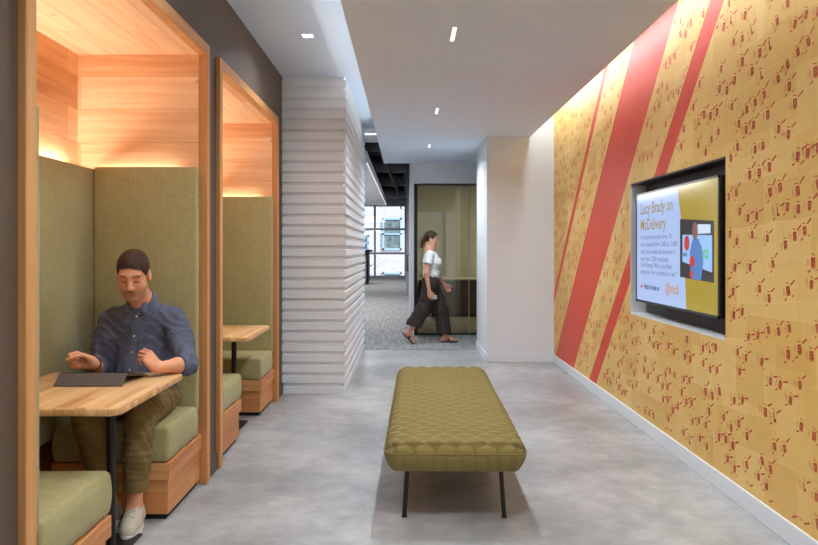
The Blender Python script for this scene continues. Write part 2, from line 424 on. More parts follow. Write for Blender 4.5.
# corrugated white column
b = MB()
def corr(h0=0.06):
    pts = [(0.0, 0.0), (0.0, h0)]
    z = h0
    while z < 3.1:
        pts += [(-.026, z + .040 - .034), (0.0, z + .040)] if False else []
        pts += [(-.014, z + .002), (-.026, z + .006), (-.022, z + .026), (0.0, z + .042), (0.0, z + .0995)]
        z += .0995
    return [p for p in pts if p[0] is not None]
pr = corr()
x0, x1, y0, y1 = -1.30, -.575, 6.58, 9.59
rings = []
for d, z in pr:
    rings.append([(x1 + d, y0 - d, z), (x1 + d, y1, z), (x0, y1, z), (x0, y0 - d, z)])
nv = len(rings)
b.add([p for r in rings for p in r], [(i * 4 + k, i * 4 + (k + 1) % 4, (i + 1) * 4 + (k + 1) % 4, (i + 1) * 4 + k) for i in range(nv - 1) for k in range(4)] + [(3, 2, 1, 0), tuple((nv - 1) * 4 + k for k in range(4))])
struct(b, 'column', M['column'], 'white horizontally ribbed column')

# open office beyond
b = MB()
b.box(-7.1, -7, 9.5, 34.2, 0, 3.9); b.box(-7, -1.3, 9.4, 9.55, 0, 3.9); struct(b, 'wall_office', M['white'])
b = MB(); b.box(-7, 0.6, 9.6, 34.2, 3.75, 3.9); struct(b, 'ceiling_office', M['black'], 'black open ceiling of the far office')
b = MB(); b.box(-6.5, -.65, 11.3, 22.0, 2.75, 2.95); struct(b, 'ceiling_panel', M['white'], 'white dropped ceiling in the office')
b = MB(); b.box(0.06, 0.16, 11.3, 21.0, 0, 3.75); struct(b, 'wall_passage', M['white'])
b = MB(); b.box(0.16, 4.6, 20.9, 21, 0, 3.75, 0); b.box(0.03, 0.5, 21, 34.2, 0, 3.9, 0); struct(b, 'wall_end', M['white'])
b = MB(); b.box(-.02, .058, 20.6, 20.9, 0, 3.75); struct(b, 'trim_4', M['alu'], 'grey steel post at the end of the passage')
# meeting room behind the glass
b = MB()
b.box(0.16, 4.6, 15.0, 15.1, 0, 3.0); b.box(4.5, 4.6, 11.3, 15.0, 0, 3.0); b.box(2.0, 4.6, 11.25, 11.35, 0, 3.0); b.box(0.16, 4.6, 11.3, 15, 2.75, 2.85)
struct(b, 'wall_room', M['white'])
# glazed partition
b = MB(); YG = 11.16
b.bbox(.11, .165, YG - .03, YG + .03, 0, 2.40, .004, 1); b.box(.165, 1.9, YG - .03, YG + .03, 2.375, 2.40); b.box(.165, 1.9, YG - .03, YG + .03, 0, .03)
w2 = struct(b, 'window_2', M['black_metal'], 'olive tinted glass partition')
b = MB(); b.box(.165, .982, YG - .006, YG + .006, .03, 2.375); b.build('glass_pane', M['olive_glass'], w2)
b = MB(); b.box(.992, 1.9, YG - .006, YG + .006, .03, 2.375); b.build('glass_pane', M['olive_glass'], w2)
b = MB(); b.box(.981, .993, YG - .008, YG + .008, .03, 2.375); b.build('glass_joint', M['alu'], w2)

# far window and street
YW = 33.8
b = MB()
for xm in (-6.9, -4.5, -3.0, -1.55, -.07): b.box(xm - .05, xm + .05, YW - .06, YW + .06, 0, 3.75)
for zm, hh in ((.06, .06), (1.19, .05), (2.35, .05), (3.60, .15)): b.box(-6.95, -.02, YW - .05, YW + .05, zm - hh, zm + hh)
w1 = struct(b, 'window_1', M['alu'], 'tall far window with grey mullions')
for xa, xb in ((-6.9, -4.5), (-4.5, -3.0), (-3.0, -1.55), (-1.55, -.07)):
    b = MB(); b.box(xa + .05, xb - .05, YW - .008, YW + .008, .1, 3.5); b.build('pane', M['clear'], w1)

bl = empty('brick_building', (-1.2, 47, -2), 'pale brick building with pale blue window frames across the street', 'building')
b = MB(); b.box(-9, 6, 47, 50, -3, 12); b.build('wall', M['brick'], bl)
M['blue'] = paint('pale_blue_paint', C(176, 200, 218), 0.6); M['dpane'] = paint('reflective_window_pane', C(120, 132, 128), 0.15, 0.8, 0.5, 3)
for (xa, xb, za, zb) in ((-1.65, -.35, 1.35, 3.5), (-3.6, -2.55, 1.3, 2.35), (-1.65, -.35, -.9, -.15)):
    b = MB()
    for q in ((xa, xa + .12, za, zb), (xb - .12, xb, za, zb), (xa, xb, za, za + .12), (xa, xb, zb - .12, zb), (xa, xb, (za + zb) / 2 - .05, (za + zb) / 2 + .05)): b.box(q[0], q[1], 46.9, 47.05, q[2], q[3])
    fr = b.build('window_frame', M['blue'], bl)
    b = MB(); b.box(xa + .1, xb - .1, 46.97, 47.02, za + .1, zb - .1); b.build('pane', M['dpane'], fr)

# ------------------------------------------------------------------ booths
booth_parts = {}
def make_booth():
    oy0, oy1 = AO[0]; iy0, iy1 = oy0 + .06, oy1 - .06
    XBK = -1.895
    t = empty('booth_surround', (XL, (oy0 + oy1) / 2, 0), 'nearest timber lined booth alcove with oak frame, holding the seated man', 'booth', 'timber booth alcoves')
    b = MB(); b.bbox(-1.20, -1.15, oy0, iy0, 0, ZO, .003, 1); b.build('frame_post', M['frame_v'], t)
    b = MB(); b.bbox(-1.20, -1.15, iy1, oy1, 0, ZO, .003, 1); b.build('frame_post', M['frame_v'], t)
    b = MB(); b.bbox(-1.20, -1.15, iy0, iy1, ZI, ZO, .003, 1); b.build('frame_head', M['frame_h'], t)
    b = MB(); b.box(XBK - .02, XBK, oy0 + .02, oy1 - .02, 0, ZI + .02); b.build('back_lining', M['plank'], t)
    b = MB(); b.box(XBK, -1.20, iy1, iy1 + .02, 0, ZI + .02); b.build('side_lining', M['plank'], t)
    b = MB(); b.box(XBK, -1.20, iy0 - .02, iy0, 0, ZI + .02); b.build('side_lining', M['plank'], t)
    b = MB(); b.box(XBK, -1.20, iy0, iy1, ZI, ZI + .02); b.build('ceiling_lining', M['plank_v'], t)
    b = MB(); b.box(XBK + .012, XBK + .03, iy0 + .1, iy1 - .1, 1.77, 1.778); b.box(XBK + .05, -1.30, iy1 - .022, iy1 - .010, 1.77, 1.778); b.box(XBK + .05, -1.30, iy0 + .010, iy0 + .022, 1.77, 1.778)
    b.build('led_strip', M['led_warm'], t)
    # side panel on the back lining
    p = empty('upholstered_panel', (-1.82, (oy0 + oy1) / 2, 0), 'sage green upholstered panel along the back of the nearest booth', 'panel', 'upholstered booth back panels')
    b = MB(); b.bbox(-1.848, -1.7685, iy0 + .034, iy1 - .034, .40, 1.81, .012, 2); b.build('padding', M['green'], p, True, 60)
    # benches
    def bench(face, yb, label, ex=0.0):
        """face +1: sitter looks towards +y (near bench), -1: far bench; yb = y of its lining"""
        e = empty('booth_bench', (-1.5, yb, 0), label, 'bench', 'sage green booth benches')
        Y = lambda d: yb + face * d
        s = lambda a, c: (min(Y(a), Y(c)), max(Y(a), Y(c)))
        b = MB(); b.bbox(-1.767, -1.185, *s(.028, .090), .44, 1.82, .014, 3); b.build('back_panel', M['green'], e, True, 60)
        b = MB(); cushion(b, -1.755, -1.185, *s(.085, .565 + ex), .295, .472); b.build('seat_cushion', M['seat'], e, True, 60)
        b = MB(); b.bbox(-1.766, -1.180, *s(.002, .562 + ex), .205, .293, .004, 1); b.build('apron', M['base'], e)
        b = MB(); b.bbox(-1.766, -1.192, *s(.002, .535 + ex), .03, .205, .003, 1); b.build('base', M['base'], e)
        b = MB(); b.box(-1.766, -1.21, *s(.002, .515 + ex), 0, .03); b.build('plinth', M['black'], e)
    bench(-1, iy1, 'far bench of the nearest booth, sage green cushion, man seated on it')
    bench(1, iy0, 'near bench of the nearest booth, at the bottom left corner, empty sage green seat', .06)
    # table
    yc = 3.09
    tb = empty('booth_table', (-1.44, yc, 0), 'butcher block table in the nearest booth with folded tablet on it', 'table', 'butcher block booth tables')
    b = MB(); x0, x1, y0, y1, r = -1.762, -1.105, yc - .40, yc + .40, .055
    def corner_poly(ins=0.0):
        ps = [(x0, y0 + ins)]
        for k in range(9):
            a = -PI / 2 + k / 8 * PI / 2; ps.append((x1 - r + (r - ins) * math.cos(a), y0 + r + (r - ins) * math.sin(a)))
        for k in range(9):
            a = k / 8 * PI / 2; ps.append((x1 - r + (r - ins) * math.cos(a), y1 - r + (r - ins) * math.sin(a)))
        ps.append((x0, y1 - ins)); return ps
    zs = [(.709, .006), (.713, .001), (.718, 0), (.731, 0), (.736, .001), (.740, .006)]
    n = len(corner_poly()); vs = []
    for zq, ins in zs: vs += [(p[0], p[1], zq) for p in corner_poly(ins)]
    fs = [tuple(range(n))[::-1], tuple(range((len(zs) - 1) * n, len(zs) * n))]
    for i in range(len(zs) - 1): fs += [(i * n + k, i * n + (k + 1) % n, (i + 1) * n + (k + 1) % n, (i + 1) * n + k) for k in range(n)]
    b.add(vs, fs); b.build('tabletop', M['block'], tb, True, 50)
    b = MB(); b.tube([(-1.306, yc, .012), (-1.306, yc, .700)], .019, 20); b.build('leg', M['black_metal'], tb, True, 40)
    b = MB(); b.bbox(-1.70, -1.25, yc - .22, yc + .22, 0, .012, .003, 1); b.build('base_plate', M['black_metal'], tb)
    b = MB(); b.bbox(-1.70, -1.22, yc - .06, yc + .06, .700, .7085, .002, 1); b.build('top_plate', M['black_metal'], tb)
    return t
def cushion(b, x0, x1, y0, y1, z0, z1, r=.035, crown=.010, seg=5):
    bm = bmesh.new(); bmesh.ops.create_cube(bm, size=1)
    for v in bm.verts: v.co = ((x0 + x1) / 2 + v.co.x * (x1 - x0), (y0 + y1) / 2 + v.co.y * (y1 - y0), (z0 + z1) / 2 + v.co.z * (z1 - z0))
    bmesh.ops.subdivide_edges(bm, edges=list(bm.edges), cuts=6, use_grid_fill=True)
    cx, cy = (x0 + x1) / 2, (y0 + y1) / 2
    for v in bm.verts:
        u, w, t = (v.co.x - cx) / (x1 - x0) * 2, (v.co.y - cy) / (y1 - y0) * 2, (v.co.z - z0) / (z1 - z0)
        if t > .99: v.co.z += crown * (1 - u * u) * (1 - w * w)
        sb = 4 * t * (1 - t) * .008
        if abs(u) > .99: v.co.x += math.copysign(sb, u)
        if abs(w) > .99: v.co.y += math.copysign(sb, w)
    ed = [e for e in bm.edges if len(e.link_faces) == 2 and e.calc_face_angle() > .9]
    bmesh.ops.bevel(bm, geom=ed, offset=r * .6, segments=seg, profile=.5, affect='EDGES')
    b.bm(bm)
before = set(o.name for o in bpy.data.objects)
make_booth()
OFF = (0, AO[1][0] - AO[0][0], 0)
L2 = {'booth_surround': 'second timber lined booth alcove with oak frame, beside the ribbed column',
      'upholstered_panel': 'sage green upholstered panel along the back of the empty second booth',
      'booth_bench': 'far bench of the empty second booth, behind its table next to the ribbed column',
      'booth_bench.001': 'near bench of the second booth, empty seat in front of its table',
      'booth_table': 'bare butcher block table in the empty second booth'}
for nm in list(L2): copy_thing(bpy.data.objects[nm], OFF, L2[nm])

# ------------------------------------------------------------------ quilted bench
bt = empty('quilted_bench', (.256, 4.5, 0), 'long olive quilted bench with thin black legs on the concrete floor', 'bench')
bt_yaw = math.radians(-1.0)
W, LEN = .70, 2.20
R_ = .075
def quilt(u, v):
    """fish scale quilting height 0..1, u across, v along (metres)"""
    p, q = .104, .060
    best = np.full(u.shape, 0.0); edge = np.full(u.shape, 1.0)
    done = np.zeros(u.shape, bool)
    r = p / 2 * 1.06
    base = np.floor(v / q)
    for k in range(-2, 3):                       # nearest row (lower v) lies on top
        row = base + k
        off = np.where(np.mod(row, 2) == 0, 0, p / 2)
        uc = np.round((u - off) / p) * p + off
        dd = np.hypot(u - uc, (v - row * q))
        hit = (dd < r) & (~done) & (v - row * q > -.004)
        edge = np.where(hit, dd / r, edge); done |= hit
    return 1 - .55 * np.clip(edge, 0, 1) ** 8 - .45 * np.clip(edge, 0, 1) ** 2.2
nu = 150
# cross section outline: from seam left over the top to seam right, arc length parametrised
def section():
    pts = []
    hw = W / 2; zseam, ztop = .345, .415
    # side bulge then top
    for i in range(14):
        a = PI - i / 13 * PI / 2
        pts.append((-hw + .07 + .07 * math.cos(a), zseam + (ztop - zseam) * math.sin(a)))
    for i in range(1, 30): 
        x = -hw + .07 + (2 * hw - .14) * i / 30; pts.append((x, ztop + .012 * (1 - (x / (hw - .07)) ** 2)))
    for i in range(14):
        a = PI / 2 - i / 13 * PI / 2
        pts.append((hw - .07 + .07 * math.cos(a), zseam + (ztop - zseam) * math.sin(a)))
    return np.array(pts)
def rounded_top(n1=168, n2=430):
    """superellipse-blended cushion top as a displaced grid"""
    hw, hl = W / 2, LEN / 2
    s1 = np.linspace(-1, 1, n1); s2 = np.linspace(-1, 1, n2)
    # flat coordinates of the unrolled cloth
    ru, rv = .07, .07
    lu, lv = hw - ru + ru * PI / 2, hl - rv + rv * PI / 2
    U, V = np.meshgrid(s1 * lu, s2 * lv, indexing='ij')
    def roll(t, half, r):
        a = np.clip((np.abs(t) - (half - r)) / r, 0, PI / 2)
        x = np.sign(t) * (np.minimum(np.abs(t), half - r) + r * np.sin(a))
        return x, 1 - np.cos(a), a
    x, du, au = roll(U, hw, ru); y, dv, av = roll(V, hl, rv)
    drop = 1 - np.sqrt(np.clip((1 - du) ** 2 + (1 - dv) ** 2 - 1 + 2 * (du * 0), 0, 1)) if False else 1 - (1 - du) * (1 - dv)
    # pull corners round
    cx = np.clip((np.abs(x) - (hw - .07)) / .07, 0, 1); cy = np.clip((np.abs(y) - (hl - .07)) / .07, 0, 1)
    rr = np.hypot(cx, cy); sc = np.where(rr > 1e-6, np.maximum(cx, cy) / np.maximum(rr, 1e-6), 1)
    x = np.where((cx > 0) & (cy > 0), np.sign(x) * (hw - .07 + .07 * cx * sc), x)
    y = np.where((cx > 0) & (cy > 0), np.sign(y) * (hl - .07 + .07 * cy * sc), y)
    z = .428 - .073 * drop + .014 * (1 - (x / hw) ** 2) * (1 - (y / hl) ** 4)
    q = quilt(U, V + 9)
    # puff along the approximate normal
    nx = np.sign(U) * np.sin(au); ny = np.sign(V) * np.sin(av); nz = np.cos(au) * np.cos(av) + .05
    ln = np.sqrt(nx ** 2 + ny ** 2 + nz ** 2)
    a = .022 * (q - 1) + .0015 * np.sin(U * 9 + V * 5)
    return np.stack([x + nx / ln * a, y + ny / ln * a, z + nz / ln * a], -1)
P = rounded_top()
def yaw(P):
    c, s = math.cos(bt_yaw), math.sin(bt_yaw)
    x, y = P[..., 0] * c - P[..., 1] * s, P[..., 0] * s + P[..., 1] * c
    return np.stack([x + .256, y + 4.50, P[..., 2]], -1)
b = MB(); b.grid(yaw(P).tolist()); b.f = [f[::1] for f in b.f]; b.build('quilted_top', M['bench'], bt, True)
# lower boxing with puckers, bottom
b = MB()
def outline(ins, n=12):
    pts = []; hw, hl, r = W / 2 - ins, LEN / 2 - ins, .07
    for cxs, cys, a0 in ((1, -1, -PI / 2), (1, 1, 0), (-1, 1, PI / 2), (-1, -1, PI)):
        for k in range(n):
            a = a0 + k / (n - 1) * PI / 2; pts.append(((hw - r) * cxs + r * math.cos(a), (hl - r) * cys + r * math.sin(a)))
    # densify
    res = []
    for i, p in enumerate(pts):
        q = pts[(i + 1) % len(pts)]; m_ = max(1, int(math.hypot(q[0] - p[0], q[1] - p[1]) / .004))
        for k in range(m_): res.append((p[0] + (q[0] - p[0]) * k / m_, p[1] + (q[1] - p[1]) * k / m_))
    return res
base = outline(0); n = len(base)
rings = []
for zq, ins in ((.358, .004), (.347, -.003), (.333, -.001), (.316, .004), (.295, .014), (.275, .027), (.262, .040), (.256, .06)):
    ring = []
    acc = 0
    for i, p in enumerate(base):
        q = base[i - 1]; acc += math.hypot(p[0] - q[0], p[1] - q[1]) if i else 0
        puck = .011 * (abs(math.sin(acc * PI / .066 + .7 * math.sin(acc * 9))) ** .5 - 1) if .27 < zq < .335 else 0
        l = math.hypot(p[0] / (W / 2), p[1] / (LEN / 2))
        # outward direction
        hw, hl, r = W / 2, LEN / 2, .07
        ox, oy = p[0] - max(-(hw - r), min(hw - r, p[0])), p[1] - max(-(hl - r), min(hl - r, p[1]))
        ln = math.hypot(ox, oy) or 1
        ring.append((p[0] + ox / ln * (puck - ins), p[1] + oy / ln * (puck - ins), zq))
    rings.append(ring)
A = yaw(np.array(rings))
b.add([tuple(p) for r in A for p in r], [(i * n + (k + 1) % n, i * n + k, (i + 1) * n + k, (i + 1) * n + (k + 1) % n) for i in range(len(rings) - 1) for k in range(n)] + [tuple(range((len(rings) - 1) * n, len(rings) * n))])
b.build('boxing', M['bench'], bt, True)
b = MB(); pipe = yaw(np.array([(p[0], p[1], .3570) for p in outline(-.002)])); b.tube([tuple(p) for p in pipe] + [tuple(pipe[0])], .0035, 6, caps=False); b.build('piping', M['bench'], bt, True)
b = MB()
Q = yaw(np.array([(-.25, -.98, .2565), (.25, -.98, .2565), (.25, .98, .2565), (-.25, .98, .2565), (-.25, -.98, .246), (.25, -.98, .246), (.25, .98, .246), (-.25, .98, .246)])).tolist()
b.add(Q, [(0, 1, 2, 3), (7, 6, 5, 4), (0, 4, 5, 1), (1, 5, 6, 2), (2, 6, 7, 3), (3, 7, 4, 0)]); b.build('underframe', M['black_metal'], bt)
for sx in (-1, 1):
    for sy in (-1, 1):
        p = yaw(np.array([(sx * .238, sy * .93, .243), (sx * .252, sy * .96, .0)]))
        b = MB(); b.tube([tuple(p[0]), tuple(p[1] + np.array((0, 0, .004)))], .0115, 14); b.tube([tuple(p[1] + np.array((0, 0, .006))), tuple(p[1])], .015, 14)
        b.build('leg', M['black_metal'], bt, True, 40)

# ------------------------------------------------------------------ wall screen
tv = empty('wall_screen', (1.85, 4.75, .95), 'large flat screen with blue and yellow slide set into the carton wall', 'screen')
TX, TY0, TY1, TZ0, TZ1 = 1.741, 3.909, 5.324, .964, 1.770
M['bezel'] = paint('glossy_black_bezel', C(26, 24, 24), 0.2, 0.6)
b = MB(); b.bbox(TX + .010, TX + .055, TY0, TY1, TZ0, TZ1, .004, 1); b.box(TX + .05, XR + .119, 4.4, 4.9, 1.15, 1.6); b.build('housing', M['bezel'], tv)
b = MB()
for q in ((TY0, TY0 + .014, TZ0, TZ1), (TY1 - .014, TY1, TZ0, TZ1), (TY0, TY1, TZ0, TZ0 + .016), (TY0, TY1, TZ1 - .012, TZ1)): b.box(TX, TX + .006, *q)
b.build('bezel', M['bezel'], tv)
def screen_mat(name, col, st=1.0):
    m, nt, out = new_mat(name)
    p = N(nt, 'ShaderNodeBsdfPrincipled'); p.inputs['Base Color'].default_value = (0.01, 0.01, 0.01, 1); p.inputs['Roughness'].default_value = .12
    p.inputs['Emission Color'].default_value = col; p.inputs['Emission Strength'].default_value = st
    L(nt, p.outputs[0], out.inputs[0]); return m
S_blue = screen_mat('slide_pale_blue', C(170, 192, 236)); S_yel = screen_mat('slide_yellow', C(166, 142, 22)); S_gold = screen_mat('slide_gold_text', C(156, 134, 76))
S_txt = screen_mat('slide_grey_text', C(96, 112, 150)); S_dk = screen_mat('slide_dark_text', C(52, 58, 88)); S_red = screen_mat('slide_red', C(200, 44, 40)); S_pic = screen_mat('slide_photo_dark', C(42, 32, 34))
S_pblue = screen_mat('slide_photo_blue', C(150, 192, 240)); S_shirt = screen_mat('slide_photo_shirt', C(78, 124, 190)); S_skin = screen_mat('slide_photo_skin', C(130, 88, 76)); S_green = screen_mat('slide_photo_green', C(60, 190, 110)); S_or = screen_mat('slide_orange', C(200, 136, 44)); S_white = screen_mat('slide_photo_white', C(205, 220, 240))
SW, SH = TY1 - TY0 - .028, TZ1 - TZ0 - .028
def spt(u, v, lay=0): return (TX + .004 - .0006 * lay, TY1 - .014 - u * SW, TZ0 + .016 + v * SH)
def spoly(ps, lay=0): return [spt(u, v, lay) for u, v in ps]
def sface(name, polys, mat, parent, lay):
    b = MB()
    for ps in polys: b.add(spoly(ps, lay), [tuple(range(len(ps)))])
    return b.build(name, mat, parent)
slide = sface('slide', [[(0, 0), (1, 0), (1, 1), (0, 1)]], S_yel, tv, 0)
sface('blue_panel', [[(0, 0), (.675, 0), (.665, .2), (.645, .45), (.612, .75), (.57, 1), (0, 1)]], S_blue, slide, 1)
def ell(cu, cv, ru, rv, n=20): return [(cu + ru * math.cos(2 * PI * k / n), cv + rv * math.sin(2 * PI * k / n)) for k in range(n)]
sface('photo_ground', [[(.605, .255), (.962, .235), (.962, .69), (.605, .73)]], S_pic, slide, 2)
sface('photo_display', [[(.635, .38), (.945, .31), (.945, .585), (.635, .60)]], S_pblue, slide, 3)
sface('photo_window', [[(.80, .60), (.93, .60), (.93, .665), (.80, .675)]], S_white, slide, 3)
sface('photo_logo', [ell(.685, .53, .030, .06)], S_red, slide, 4)
sface('photo_person', [[(.735, .25), (.84, .245), (.86, .38), (.845, .50), (.81, .565), (.75, .56), (.72, .46), (.725, .33)]], S_shirt, slide, 5)
sface('photo_head', [ell(.775, .625, .030, .07)], S_skin, slide, 5)
sface('photo_badge', [ell(.745, .385, .028, .045), [(.72, .26), (.75, .26), (.755, .31), (.72, .31)]], S_red, slide, 6)
sface('play_arrow', [[(.065, .113), (.098, .130), (.065, .150)]], S_red, slide, 2)
def text(name, s, u, v, h, mat, parent, lay=2, squeeze=1.0, bold=0.0, space=1.0):
    cu = bpy.data.curves.new(name, 'FONT'); cu.body = s; cu.size = h; cu.resolution_u = 2; cu.offset = bold; cu.space_line = space
    to = bpy.data.objects.new(name, cu); COL.objects.link(to)
    dg = bpy.context.evaluated_depsgraph_get(); me = bpy.data.meshes.new_from_object(to.evaluated_get(dg))
    bpy.data.objects.remove(to); bpy.data.curves.remove(cu)
    o = spt(u, v, lay)
    for w in me.vertices:
        x, y = w.co.x * squeeze, w.co.y
        w.co = (o[0], o[1] - x, o[2] + y)
    me.materials.clear(); me.materials.append(mat); me.name = name
    return link(name, me, parent)
text('headline', 'Lucy Brady on\nMcDelivery', .06, .815, .118, S_gold, slide, bold=.0014, squeeze=.93, space=1.0)
text('paragraph', 'In the nearly two years since \u201918,\nwe\u2019ve expanded from 3,000 to 13,000,\ntoday, that number has increased to\nmore than 13,000 restaurants.', .06, .575, .050, S_txt, slide, squeeze=.92, bold=.0004, space=1.05)
text('paragraph', 'Chief Strategy Officer Lucy Brady,\nshares how \u201cwe\u2019re positioned to win.\u201d', .06, .315, .050, S_txt, slide, squeeze=.90, bold=.0004)
text('caption', 'Watch the video on', .115, .113, .050, S_dk, slide, bold=.0015, squeeze=.76)
text('handle', '@mcd', .42, .108, .095, S_or, slide, bold=.001, squeeze=.88)
text('photo_lettering', 'Eats', .815, .415, .10, S_green, slide, lay=4, squeeze=.80, bold=.002)
text('photo_caption', 'McD', .645, .425, .036, S_dk, slide, lay=4, squeeze=.9, bold=.001)

# ------------------------------------------------------------------ ceiling fittings
sq = empty('square_downlight', (-.755, 5.32, 2.98), 'small square recessed downlight in the left ceiling', 'light')
b = MB(); s_ = .038
for q in ((-s_ - .008, s_ + .008, -s_ - .008, -s_), (-s_ - .008, s_ + .008, s_, s_ + .008), (-s_ - .008, -s_, -s_, s_), (s_, s_ + .008, -s_, s_)): b.box(-.755 + q[0], -.755 + q[1], 5.32 + q[2], 5.32 + q[3], 2.976, 2.9805)
b.build('trim_ring', M['ceil'], sq)
b = MB(); b.box(-.755 - s_, -.755 + s_, 5.32 - s_, 5.32 + s_, 2.978, 2.9803); b.build('lens', M['lamp'], sq)
SLOTY = [2.04, 4.41, 6.85, 9.15]
for i, yy in enumerate(SLOTY):
    if i == 0: lab = 'linear slot downlight over the front of the olive bench'
    else: lab = ['', 'slot downlight nearest the viewer, largest of the ceiling row', 'middle slot downlight in the white ceiling row', 'farthest slot downlight in the white ceiling, before the passage'][i]
    sl = empty('slot_downlight', (.292, yy, 2.71), lab, 'light', 'slot downlights in a row on the white ceiling')
    b = MB()
    for q in ((.274, .278, -.15, .15), (.306, .310, -.15, .15), (.278, .306, -.15, -.146), (.278, .306, .146, .15)): b.box(q[0], q[1], yy + q[2], yy + q[3], 2.707, 2.7105)
    b.build('trim_ring', M['ceil'], sl)
    b = MB(); b.box(.278, .306, yy - .146, yy + .146, 2.7085, 2.7102); b.build('lens', M['lamp_soft'], sl)
ls = MB(); ls.box(-.57, -.34, 9.588, 9.6, 2.932, 2.946); o = ls.build('light_strip', M['led_cool']); tag(o, 'short glowing light strip at the top of the ribbed column', 'light')
ls = MB(); ls.box(-.652, -.648, 11.3, 22.0, 2.752, 2.766); o = ls.build('ceiling_light_strip', M['led_cool']); tag(o, 'long thin light line along the edge of the white office ceiling', 'light')
b = MB(); b.box(-.66, -.33, 9.60, 9.72, 2.845, 3.2); struct(b, 'trim_5', M['white'], 'white edge at the end of the ceiling cove')
# ducts under the black ceiling
duct_specs = [('air_duct', 'round', (-3, 13.4, 3.45), (-.01, 13.2, 3.45), .24, 'nearest round duct below the black ceiling', 'mgrey'),
              ('air_duct', 'round', (-3, 16.5, 3.40), (-.01, 16.8, 3.40), .20, 'second round duct below the black ceiling', 'mgrey'),
              ('air_duct', 'round', (-3, 20.5, 3.42), (-.1, 20.2, 3.42), .22, 'third round duct below the black ceiling', 'mgrey'),
              ('air_duct', 'round', (-3, 25, 3.45), (-.1, 25.3, 3.45), .22, 'farthest round duct below the black ceiling near the window', 'mgrey')]
for nm, kd, a, c, r, lab, mt in duct_specs:
    b = MB(); b.tube([a, c], r, 18)
    for k in range(5):
        p = Vector(a).lerp(Vector(c), (k + .5) / 5); dq = (Vector(c) - Vector(a)).normalized() * .03
        b.tube([p - dq, p + dq], r + .015, 18)
    tag(b.build(nm, M[mt], None, True, 40), lab, 'duct', 'ducts under the black office ceiling')
b = MB(); b.tube([(-.50, 11.5, 3.12), (-.45, 14.0, 3.12), (-.3, 20, 3.12), (-.25, 30, 3.12)], .03, 10)
tag(b.build('ceiling_pipe', M['black'], None, True, 40), 'dark pipe run under the black office ceiling', 'pipe')

# office cabinet
cb_ = empty('storage_cabinet', (-1.85, 28, 0), 'black storage unit with grey end panel beside the far window', 'cabinet')
b = MB(); b.bbox(-2.4, -1.52, 27.4, 28.6, .10, 1.28, .01, 1); b.build('body', M['black'], cb_)
b = MB(); b.bbox(-2.44, -1.40, 27.35, 28.65, 1.28, 1.36, .01, 1); b.build('top', M['black'], cb_)
b = MB(); b.bbox(-1.78, -1.60, 27.34, 27.40, .12, 1.15, .01, 1); b.build('end_panel', M['alu'], cb_)
b = MB(); b.bbox(-1.52, -1.42, 27.4, 28.6, .70, .74, .004, 1); b.build('shelf', M['alu'], cb_)
for yy in (27.5, 28.5):
    b = MB(); b.tube([(-1.6, yy, .0), (-1.6, yy, .11)], .05, 10); b.build('foot', M['black_metal'], cb_, True, 40)
dh = empty('passage_door', (.06, 14.0, 0), 'white passage door with black handle at the passage wall', 'door')
b = MB(); b.bbox(.040, .058, 13.3, 14.3, 0, 2.3, .003, 1); b.build('leaf', M['white'], dh)
b = MB(); b.tube([(.041, 13.42, .95), (.005, 13.42, .95), (.005, 13.42, 1.25), (.041, 13.42, 1.25)], .012, 10); b.build('handle', M['black_metal'], dh, True, 60)

# meeting room counter seen through the glass
M['dwood'] = wood('dark_walnut', (C(58, 40, 30), C(76, 54, 40), C(92, 66, 50)), .3, 2, knots=False)
ct = empty('credenza', (1.2, 14.4, 0), 'dark low credenza with pale top behind the olive glass', 'cabinet')
b = MB(); b.bbox(.25, 3.2, 14.1, 14.9, .06, .74, .008, 1); b.build('body', M['dwood'], ct)
b = MB(); b.bbox(.22, 3.2, 14.05, 14.95, .74, .775, .006, 1); b.build('top', M['white'], ct)
b = MB(); b.box(.3, 3.1, 14.15, 14.85, 0, .06); b.build('plinth', M['black'], ct)
b = MB(); b.bbox(.82, 1.10, 14.9, 14.995, .775, 2.15, .01, 1); tag(b.build('wall_board', M['white']), 'tall pale board on the wall above the credenza', 'board')

